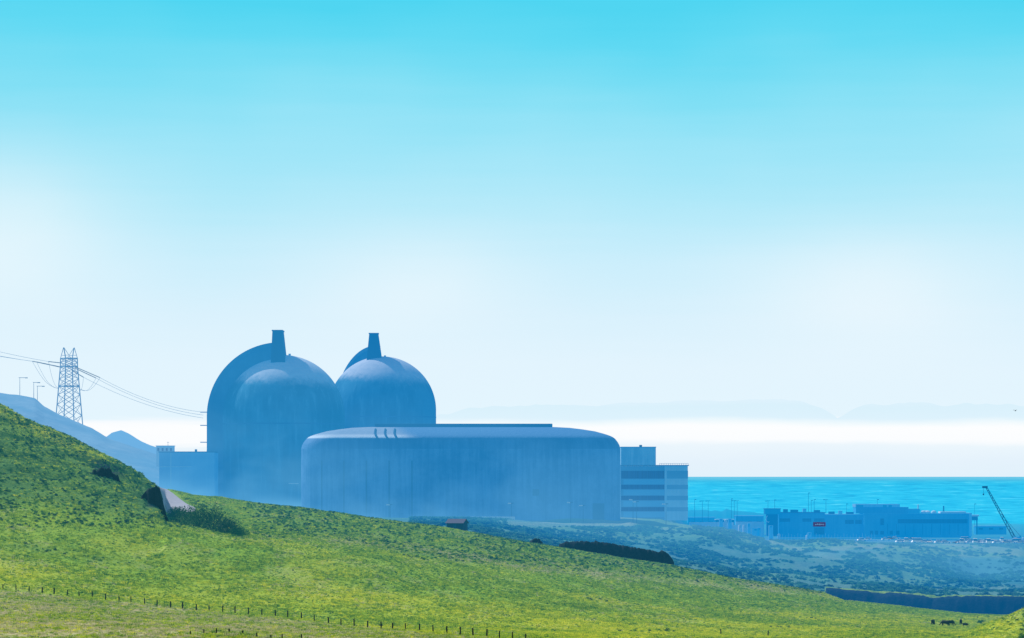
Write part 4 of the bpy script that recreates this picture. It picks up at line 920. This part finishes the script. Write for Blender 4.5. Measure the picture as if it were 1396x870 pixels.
# individual shrubs below the road bend
shl = leafmat('shrub_leaves', (.012, .065, .035, 1), (.07, .20, .04, 1), tr=.2); bark = mat('shrub_bark', (.05, .04, .03, 1))
for i, (u, py_, rx, rh, lab) in enumerate(((253, 714, 4.0, 3.4, 'round dark shrub nearest the road end'), (270, 718, 4.8, 4.6, 'large dark green shrub, tallest of the group below the road'), (289, 722, 5.0, 5.2, 'broad dark shrub right of the tallest one below the road'), (308, 727, 4.2, 3.6, 'low dark shrub at the right of the group below the road'), (241, 706, 2.6, 2.4, 'small dark shrub squeezed between road end and hill'), (322, 730, 2.6, 1.8, 'smallest low shrub at the far right end of the group'))):
    g_ = hit(u, py_, 745, 860); o = empty('shrub', g_, lab, 'shrub', 'shrubs below the road bend')
    vf = clump(2600, rx, rh, .17, 40+i); MB().add(*vf).build('foliage', shl, o)
    st = MB()
    for j in range(5):
        a = j*1.3; st.tube([(0, 0, -.3), (rx*.25*math.cos(a), rx*.25*math.sin(a), rh*.35), (rx*.5*math.cos(a), rx*.5*math.sin(a), rh*.7)], .12, 5, .03)
    st.build('stem', bark, o)

# ------------------------------------------------------------------ fences
woodm = mat('weathered_post_wood', (.012, .022, .022, 1), .9, .8)
def fence(posts, label, hfun):
    g0 = hit(posts[0][0], posts[0][1], 432, 900); o = empty('wire_fence', g0, label, 'fence'); tops = []
    for u, py_ in posts:
        g_ = hit(u, py_, 432, 900); h = hfun(u, g_.y)*random.uniform(.88, 1.12); q = g_-g0; lx = random.uniform(-.06, .06)
        r_ = random.uniform(.10, .15)
        MB().tube([(q.x, q.y, q.z-.4), (q.x+lx, q.y, q.z+h)], r_, 7, r_*.85).build('post', woodm, o); tops.append((q+Vector((0, 0, 0)), h))
    for fz in (.35, .62, .9):
        MB().tube([p+Vector((0, 0, h*fz)) for p, h in tops], .006, 3).build('wire', wirem, o)
MU = [4,22,39.5,57.5,74,92,108,126,144,162.5,178.5,197,214,232.5,249,267.7,285,303.5,320.5,338.6,356.7,375.6,392,411,428.5,448,465,483,501,519.7,535,553,572,590.6,609,627.5,645,663.6,681,699]
fy = curve([(-40,799),(4,803.5),(92,811.5),(178,822),(214,827),(285,833.5),(320,836.5),(357,840),(411,844),(448,850.5),(483,854.5),(519,858.5),(572,860),(609,864),(681,871),(699,873)])
fence([(-32, 798), (-14, 801)]+[(u, float(fy(u))) for u in MU]+[(717, 874.5)], 'long row of dark fence posts crossing the lower left grass', lambda u, Y: (7.6+u*.0050)*Y/F)
fence([(260, 866), (278, 864), (295, 863.5), (312.5, 863), (330.5, 865.5), (350, 869), (369.5, 871), (385, 871.5), (411, 871.5)], 'short second row of posts at the bottom edge below the long row', lambda u, Y: 6.2*Y/F)
fence([(983, 865), (1047, 867.5)], 'two lone posts in the bright grass at the bottom right of centre', lambda u, Y: 7*Y/F)

# ------------------------------------------------------------------ cattle
cowm = mat('black_hide', lambda N, p, g_: N.mix(N.noise(p, 3, 3), (.008, .007, .010, 1), (.02, .016, .02, 1)), .7, .7); hornm = mat('hoof_horn', (.03, .028, .025, 1))
def make_cow():
    o = empty('cow', (0, 0, 0), 'x', 'cow', 'cattle grazing at the right')
    ring = [(-1.15, 1.18, .10, .12), (-1.05, 1.12, .27, .30), (-.75, 1.05, .33, .38), (-.3, .98, .36, .42), (.2, .98, .36, .42), (.6, 1.02, .33, .42), (.85, 1.02, .26, .36), (1.02, .92, .19, .24), (1.2, .74, .15, .19), (1.36, .52, .13, .16), (1.46, .40, .14, .15), (1.58, .28, .11, .12), (1.68, .17, .07, .08)]
    m = MB(); n = 12; vs = []
    for x, z_, ry, rz__ in ring: vs += [(x, ry*math.cos(k*6.2832/n), z_+rz__*math.sin(k*6.2832/n)) for k in range(n)]
    fs = [(i*n+k, i*n+(k+1) % n, (i+1)*n+(k+1) % n, (i+1)*n+k) for i in range(len(ring)-1) for k in range(n)]+[tuple(range(n-1, -1, -1)), tuple(range((len(ring)-1)*n, len(ring)*n))]
    m.add(vs, fs)
    for s_ in (-1, 1):      # fore and hind legs, ears, tail grow out of the trunk
        m.tube([(.72, s_*.2, .95), (.74, s_*.2, .62), (.70, s_*.2, .40), (.72, s_*.2, .06), (.76, s_*.2, 0)], .14, 8, .06)
        m.tube([(-.8, s_*.22, 1.05), (-.66, s_*.22, .72), (-.92, s_*.22, .42), (-.86, s_*.22, .08), (-.82, s_*.22, 0)], .19, 8, .06)
        m.tube([(1.42, s_*.1, .5), (1.38, s_*.3, .52)], .06, 5, .02)
    m.tube([(-1.14, 0, 1.25), (-1.26, 0, 1.05), (-1.27, 0, .6), (-1.25, 0, .42)], .045, 6, .03)
    bd = m.build('body', cowm, o, True, angle=80)
    rm = bd.modifiers.new('skin', 'REMESH'); rm.mode = 'VOXEL'; rm.voxel_size = .045; rm.use_smooth_shade = True
    sm = bd.modifiers.new('smooth', 'SMOOTH'); sm.iterations = 3; sm.factor = .6
    return o
cow = make_cow()
for i, (u, py_, rz_, s_, lab) in enumerate(((1272, 853, 1.25, 1.0, 'black cow seen almost end on, leftmost of the herd'), (1289, 854, 2.6, 1.0, 'black cow facing left in the middle of the herd'), (1296, 853.5, .6, .95, 'black cow overlapping the middle one from the right'), (1310, 852, 1.4, .95, 'black cow standing end on right of the overlapping pair'), (1316, 854.5, .2, .62, 'small black calf low beside the fourth cow'))):
    o = cow if i == 0 else copy_tree(cow)
    g_ = hit(u, py_, 645, 900); o.location = g_; o.rotation_euler = (0, 0, rz_); o.scale = (s_, s_, s_); o['label'] = lab
# dark bush on the right slope
g_ = hit(1336, 850, 640, 900); o = empty('shrub', g_, 'low dark spreading bush at the foot of the right green slope', 'shrub')
vf = clump(500, 1.3, .8, .14, 77); MB().add([(x*.9, y, z_+.0+x*.35) for x, y, z_ in vf[0]], vf[1]).build('foliage', shl, o)
MB().tube([(0, 0, -.2), (.3, 0, .5)], .1, 5, .03).build('stem', bark, o)
g_ = hit(1394, 830, 640, 900); o = empty('shrub', g_, 'dark round bush cut by the right picture edge on the slope', 'shrub')
MB().add(*clump(600, 1.3, 1.2, .14, 78)).build('foliage', shl, o); MB().tube([(0, 0, -.2), (.2, 0, .6)], .1, 5, .03).build('stem', bark, o)

# bird
bd = empty('bird', at(1384, 560, 700), 'tiny dark bird in the sky at the right edge', 'bird')
m = MB(); m.tube([(0, -.32, 0), (0, -.2, .02), (0, 0, .0), (0, .2, 0), (0, .34, .0)], .12, 8, .05)
for s_ in (-1, 1): m.add([(0, -.1, .03), (s_*.26, -.02, .2), (s_*.42, .12, .1), (s_*.22, .1, .12), (0, .12, .03)], [(0, 1, 2, 3, 4)])
m.build('body', cowm, bd)
# shore embankment behind the yards
us = np.linspace(936, 1100, 160); K = np.linspace(0, 1, 10); Ug, KK = np.meshgrid(us, K); Yg = 2780+KK*60; X = (Ug-CX)/F*Yg
tp = curve([(936,696),(960,695.5),(985,697),(990,693.5),(1000,696.5),(1030,699),(1060,704),(1100,712)])(Ug)
Zg = -40+( (HY-tp)/F*2800+40)*np.sin(KK*math.pi)**.5+.8*fbm(X/4, Yg/6, 3, 99)
tag(grid_mesh('embankment', X, Yg, Zg, mat('embankment_scrub', lambda N, p, g_: N.mix(N.noise(p, .3, 4), (.01, .08, .12, 1), (.08, .18, .2, 1)), .9)), 'low dark shore embankment behind the yard at the sea', 'bank', kind='structure')
